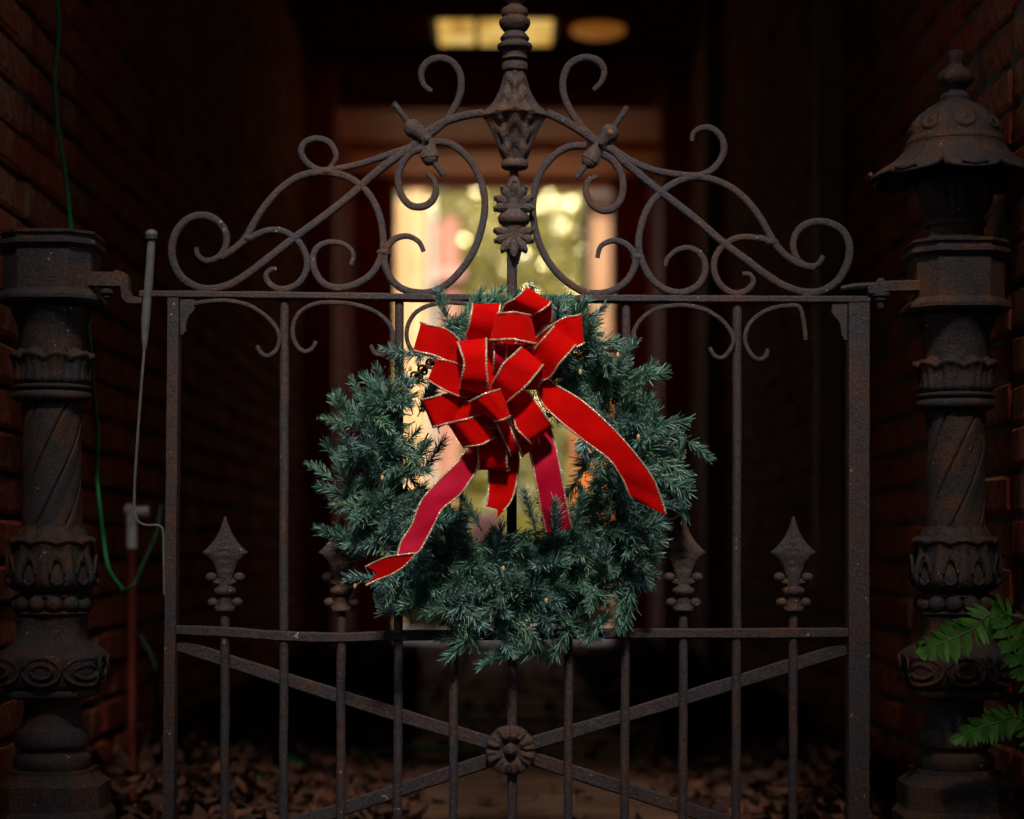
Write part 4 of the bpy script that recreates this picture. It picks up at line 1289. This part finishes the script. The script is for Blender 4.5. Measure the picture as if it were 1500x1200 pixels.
def loop(A0, A1, B0, B1, y0, y1, bulge=.012, thick=.028, name='ribbon_loop', off=(0, 0), end=None, midA=None, midB=None, inner=False):
    """one loop seen from the front: top face from base (A0,B0) to tip (A1,B1), folding back beneath"""
    a0, a1, b0, b1 = rb(*A0), rb(*A1), rb(*B0), rb(*B1)
    mA = rb(*midA) if midA else ((a0[0] + a1[0]) / 2, (a0[1] + a1[1]) / 2)
    mB = rb(*midB) if midB else ((b0[0] + b1[0]) / 2, (b0[1] + b1[1]) / 2)
    ym = (y0 + y1) / 2 - bulge
    ox, oy = off[0] / 4.138, off[1] / 4.138
    def L(p, q, f): return (p[0] + (q[0] - p[0]) * f, p[1] + (q[1] - p[1]) * f)
    A, B = [], []
    cA = ctr; 
    for S, p0, pm, p1 in ((A, a0, mA, a1), (B, b0, mB, b1)):
        e = L(p0, p1, 1.0)
        q = L(ctr, p0, .35)
        S.append(at(q[0], q[1], y0 + .030))
        S.append(at(p0[0], p0[1], y0))
        S.append(at(pm[0], pm[1], ym))
        f2 = L(pm, p1, .72)
        S.append(at(f2[0], f2[1], y1 - bulge * .45))
        S.append(at(p1[0], p1[1], y1 + .004))
        r1 = L(p1, pm, .10)
        S.append(at(r1[0] + ox, r1[1] + oy, y1 + thick * .6))
        r2 = L(p1, p0, .55)
        S.append(at(r2[0] + ox, r2[1] + oy, y1 + thick))
        r3 = L(ctr, p0, .45)
        S.append(at(r3[0] + ox * .5, r3[1] + oy * .5, y0 + thick + .012))
    return strip(name, A, B, front=2 / 7, inner=inner)
def arch(E0, E1, F0, F1, y, bulge=.016, depth=.04, name='ribbon_loop', mE=None, mF=None, tuck=.35):
    """loop facing the camera: gold edges E0-E1 and F0-F1, both ends fold away behind"""
    e0, e1, f0, f1 = rb(*E0), rb(*E1), rb(*F0), rb(*F1)
    me = rb(*mE) if mE else ((e0[0] + e1[0]) / 2, (e0[1] + e1[1]) / 2)
    mf = rb(*mF) if mF else ((f0[0] + f1[0]) / 2, (f0[1] + f1[1]) / 2)
    def L(p, q, f): return (p[0] + (q[0] - p[0]) * f, p[1] + (q[1] - p[1]) * f)
    A, B = [], []
    for S, p0, pm, p1 in ((A, e0, me, e1), (B, f0, mf, f1)):
        q0 = L(p0, pm, tuck); q1 = L(p1, pm, tuck)
        S.append(at(q0[0], q0[1], y + depth))
        S.append(at(*L(p0, pm, .06), y + depth * .45))
        S.append(at(p0[0], p0[1], y + .006))
        S.append(at(*L(p0, pm, .42), y - bulge * .75))
        S.append(at(pm[0], pm[1], y - bulge))
        S.append(at(*L(p1, pm, .42), y - bulge * .75))
        S.append(at(p1[0], p1[1], y + .006))
        S.append(at(*L(p1, pm, .06), y + depth * .45))
        S.append(at(q1[0], q1[1], y + depth))
    return strip(name, A, B)
# back row
loop((390, 375), (424, 150), (550, 375), (592, 152), -.100, -.112)
loop((603, 185), (752, 50), (772, 236), (900, 142), -.112, -.122, off=(8, 105), thick=.03)
loop((345, 372), (112, 262), (335, 525), (72, 430), -.115, -.118, midA=(262, 300), midB=(200, 462))
loop((350, 520), (205, 482), (385, 712), (158, 612), -.120, -.128, midA=(275, 492), midB=(275, 680))
loop((385, 690), (116, 728), (330, 850), (186, 892), -.112, -.122, midA=(260, 694), midB=(262, 872))
loop((815, 345), (1078, 212), (915, 500), (1098, 385), -.100, -.112, midA=(965, 238), midB=(1035, 420), off=(-60, 40))
loop((460, 1010), (462, 1148), (625, 1000), (632, 1158), -.105, -.112, off=(14, -10))
loop((640, 830), (725, 1065), (790, 800), (828, 1000), -.100, -.108)
loop((560, 850), (655, 1060), (640, 870), (706, 1030), -.120, -.120, thick=.02)
loop((600, 760), (376, 732), (610, 890), (283, 868), -.116, -.118, midA=(490, 750), midB=(440, 880))
loop((470, 700), (300, 745), (520, 850), (330, 905), -.098, -.102)
loop((700, 600), (765, 430), (800, 660), (862, 600), -.100, -.104)
# middle row
loop((772, 452), (915, 285), (865, 605), (1045, 398), -.118, -.130, bulge=.014)
loop((745, 672), (905, 888), (668, 820), (775, 990), -.126, -.138, bulge=.012, midA=(828, 770), midB=(690, 900))
arch((500, 812), (278, 870), (560, 955), (372, 1015), -.128, mE=(395, 842), mF=(478, 998))
arch((578, 205), (772, 215), (533, 365), (806, 388), -.132, mE=(672, 196), mF=(668, 360))
arch((335, 380), (350, 655), (506, 360), (520, 690), -.140, mE=(372, 500), mF=(506, 520), tuck=.3)
arch((718, 410), (540, 640), (848, 520), (630, 745), -.148, mE=(610, 510), mF=(755, 635), tuck=.25)
arch((590, 665), (408, 738), (648, 828), (556, 855), -.156, mE=(500, 690), mF=(605, 850))
# inner loops showing satin in the gap at the centre
loop((550, 560), (556, 392), (625, 560), (632, 400), -.112, -.116, thick=.012, inner=True)
loop((640, 500), (600, 385), (720, 430), (800, 395), -.108, -.110, thick=.012, inner=True)
# filler at the heart of the bow
b = MB(); b.ball(at(*rb(560, 660), -.095), .026, (1.5, .7, 1.7), 20, 12); b.build('knot', M['velvet'], bow)

# tails
r3 = lambda u, v: (520 + u / 4.167, 640 + v / 4.167)
r1 = lambda u, v: (440 + u / 2.069, 400 + v / 2.069)
def tail(A, B, conv, ys, inner=False, name='ribbon_tail', seg=7):
    AA = [at(*conv(*p), y) for p, y in zip(A, ys)]
    BB = [at(*conv(*p), y) for p, y in zip(B, ys)]
    return strip(name, AA, BB, seg, cup=.0015, inner=inner)
tail([(760, -60), (700, 60), (640, 140), (490, 290), (400, 400), (345, 540), (282, 640), (260, 722)],
     [(860, -20), (760, 90), (742, 200), (640, 350), (530, 445), (470, 560), (405, 680), (376, 712)], r3, [-.09, -.10, -.108, -.118, -.125, -.128, -.135, -.142], inner=True)
# folded end of the left tail, with a notched fork
def end_piece():
    pts = [(256, 722), (376, 710), (300, 790), (225, 838), (140, 872), (68, 906), (108, 862), (133, 830), (104, 808), (62, 794), (120, 765), (190, 735)]
    ys = [-.1445, -.1445, -.142, -.139, -.136, -.133, -.135, -.137, -.136, -.135, -.138, -.142]
    fr = [at(*r3(*p), y) for p, y in zip(pts, ys)]
    b = MB(); m = len(fr)
    c = at(*r3(210, 790), -.141)
    fr2 = fr + [c]; bk = [p + Vector((0, .0011, 0)) for p in fr2]
    b.add(fr2, [(i, (i + 1) % m, m) for i in range(m)]); b.add(bk, [((i + 1) % m, i, m) for i in range(m)], 1)
    b.add(fr + bk[:m], [(i, i + m, (i + 1) % m + m, (i + 1) % m) for i in range(m)])
    o = b.build('ribbon_tail', [M['velvet'], M['satin']], bow, True, 0)
    for idx in ([1, 2, 3, 4, 5], [9, 10, 11, 0, 1]):
        E = spline([fr[i] for i in idx], 16); g = MB(); g.tube(E, [.0013 + .00045 * math.sin(j * 2.1) for j in range(len(E))], 6); g.build('gold_edge', M['gold'], o)
end_piece()
tail([(800, 60), (815, 150), (818, 260), (812, 350), (805, 425)],
     [(985, 60), (1000, 150), (982, 300), (950, 395), (905, 455)], r3, [-.085, -.092, -.096, -.10, -.103])
b = MB()
q = [(805, 425), (905, 455), (830, 532), (866, 490), (872, 442)]
fr = [at(*r3(*p), -.103) for p in q]
b.add(fr, [(0, 1, 4), (1, 2, 3), (1, 3, 4)]); b.add([p + Vector((0, .001, 0)) for p in fr], [(0, 4, 1), (1, 3, 2), (1, 4, 3)], 1)
b.build('ribbon_tail', [M['velvet'], M['satin']], bow, False)
tail([(1040, -30), (1072, 110), (1100, 240), (1125, 390), (1145, 480), (1165, 580)],
     [(1190, -60), (1222, 50), (1250, 180), (1278, 340), (1300, 455), (1322, 560)], r3, [-.085, -.10, -.108, -.104, -.098, -.088], inner=True)
tail([(735, 300), (768, 335), (850, 385), (930, 455), (1000, 530), (1062, 612), (1092, 680), (1108, 732)],
     [(715, 340), (732, 392), (790, 452), (870, 515), (938, 568), (975, 622), (995, 668), (1010, 688)], r1, [-.10, -.112, -.125, -.132, -.132, -.128, -.122, -.118])

at = _at
# ================================================================== FERN
fe = thing('potted_fern', 'bright green fern reaching in from the lower right in front of the post', 'fern', (.88, -.16, 0))
b = MB(); b.lathe(prof_spline([(.07, 0), (.075, .01), (.095, .15), (.105, .17), (.105, .2), (.09, .2), (.085, .18), (.01, .178)], 3), 28, (.88, -.16)); b.build('pot', M['terracotta'], fe)
def frond(pts, w, seed, npin=None):
    r = random.Random(seed)
    P = spline([Vector(p) for p in pts], 12)
    b = MB()
    b.tube(P, list(np.linspace(.0022, .0008, len(P))), 6)
    m = len(P)
    npin = max(8, int(.75 * sum((P[i + 1] - P[i]).length for i in range(m - 1)) / .0105))
    fr_ = b.build('frond_stem', M['fern'], fe)
    lf = MB()
    for k in range(npin * 2):
        f = .25 + .75 * (k // 2) / npin
        s = 1 if k % 2 else -1
        i = min(int(f * (m - 1)), m - 2)
        p = P[i]; t = (P[i + 1] - P[i]).normalized()
        up = Vector((0, -1, .15)).normalized()
        sd = t.cross(up).normalized() * s
        ln = w * (min(1, (1 - f) * 3.2) * .85 + .15) * r.uniform(.76, 1.1)
        d = (sd + t * .38 + Vector((0, r.uniform(-.25, .1), -.1))).normalized()
        wd = t * (.0043 if f < .95 else .003)
        dr = Vector((0, r.uniform(-.006, .001), -r.uniform(.001, .005)))
        q = [p - wd * .6, p + wd * .6, p + d * ln * .5 + wd + dr * .2, p + d * ln * .5 - wd * .9 + dr * .2 + Vector((0, .0012, 0)), p + d * ln * .85 + wd * .6 + dr * .7, p + d * ln * .85 - wd * .5 + dr * .7 + Vector((0, .001, 0)), p + d * ln + dr]
        nn = Vector((0, .0006, 0))
        lf = MB(); lf.add(q, [(0, 1, 2, 3), (3, 2, 4, 5), (5, 4, 6)]); lf.add([v + nn for v in q], [(3, 2, 1, 0), (5, 4, 2, 3), (6, 4, 5)])
        lf.build('leaflet', M['fern'], fr_, True, 0)
root = Vector((.88, -.16, .18))
frond([root, root + Vector((-.02, .0, .14)), at(1480, 900, -.12), at(1420, 925, -.12), at(1372, 945, -.12), at(1342, 950, -.12)], .034, 1)
frond([root, at(1560, 1130, -.14), at(1500, 1055, -.13), at(1457, 1060, -.12), at(1420, 1072, -.12), at(1390, 1086, -.12)], .027, 2)
frond([root, root + Vector((.02, -.02, .15)), at(1540, 1010, -.15), at(1490, 960, -.15), at(1466, 905, -.14), at(1456, 882, -.14)], .022, 3)
frond([root, root + Vector((.03, 0, .2)), root + Vector((.1, -.03, .3)), root + Vector((.2, -.06, .3))], .035, 4)
frond([root, root + Vector((.0, -.05, .2)), root + Vector((.02, -.15, .28)), root + Vector((.03, -.25, .22))], .035, 5)
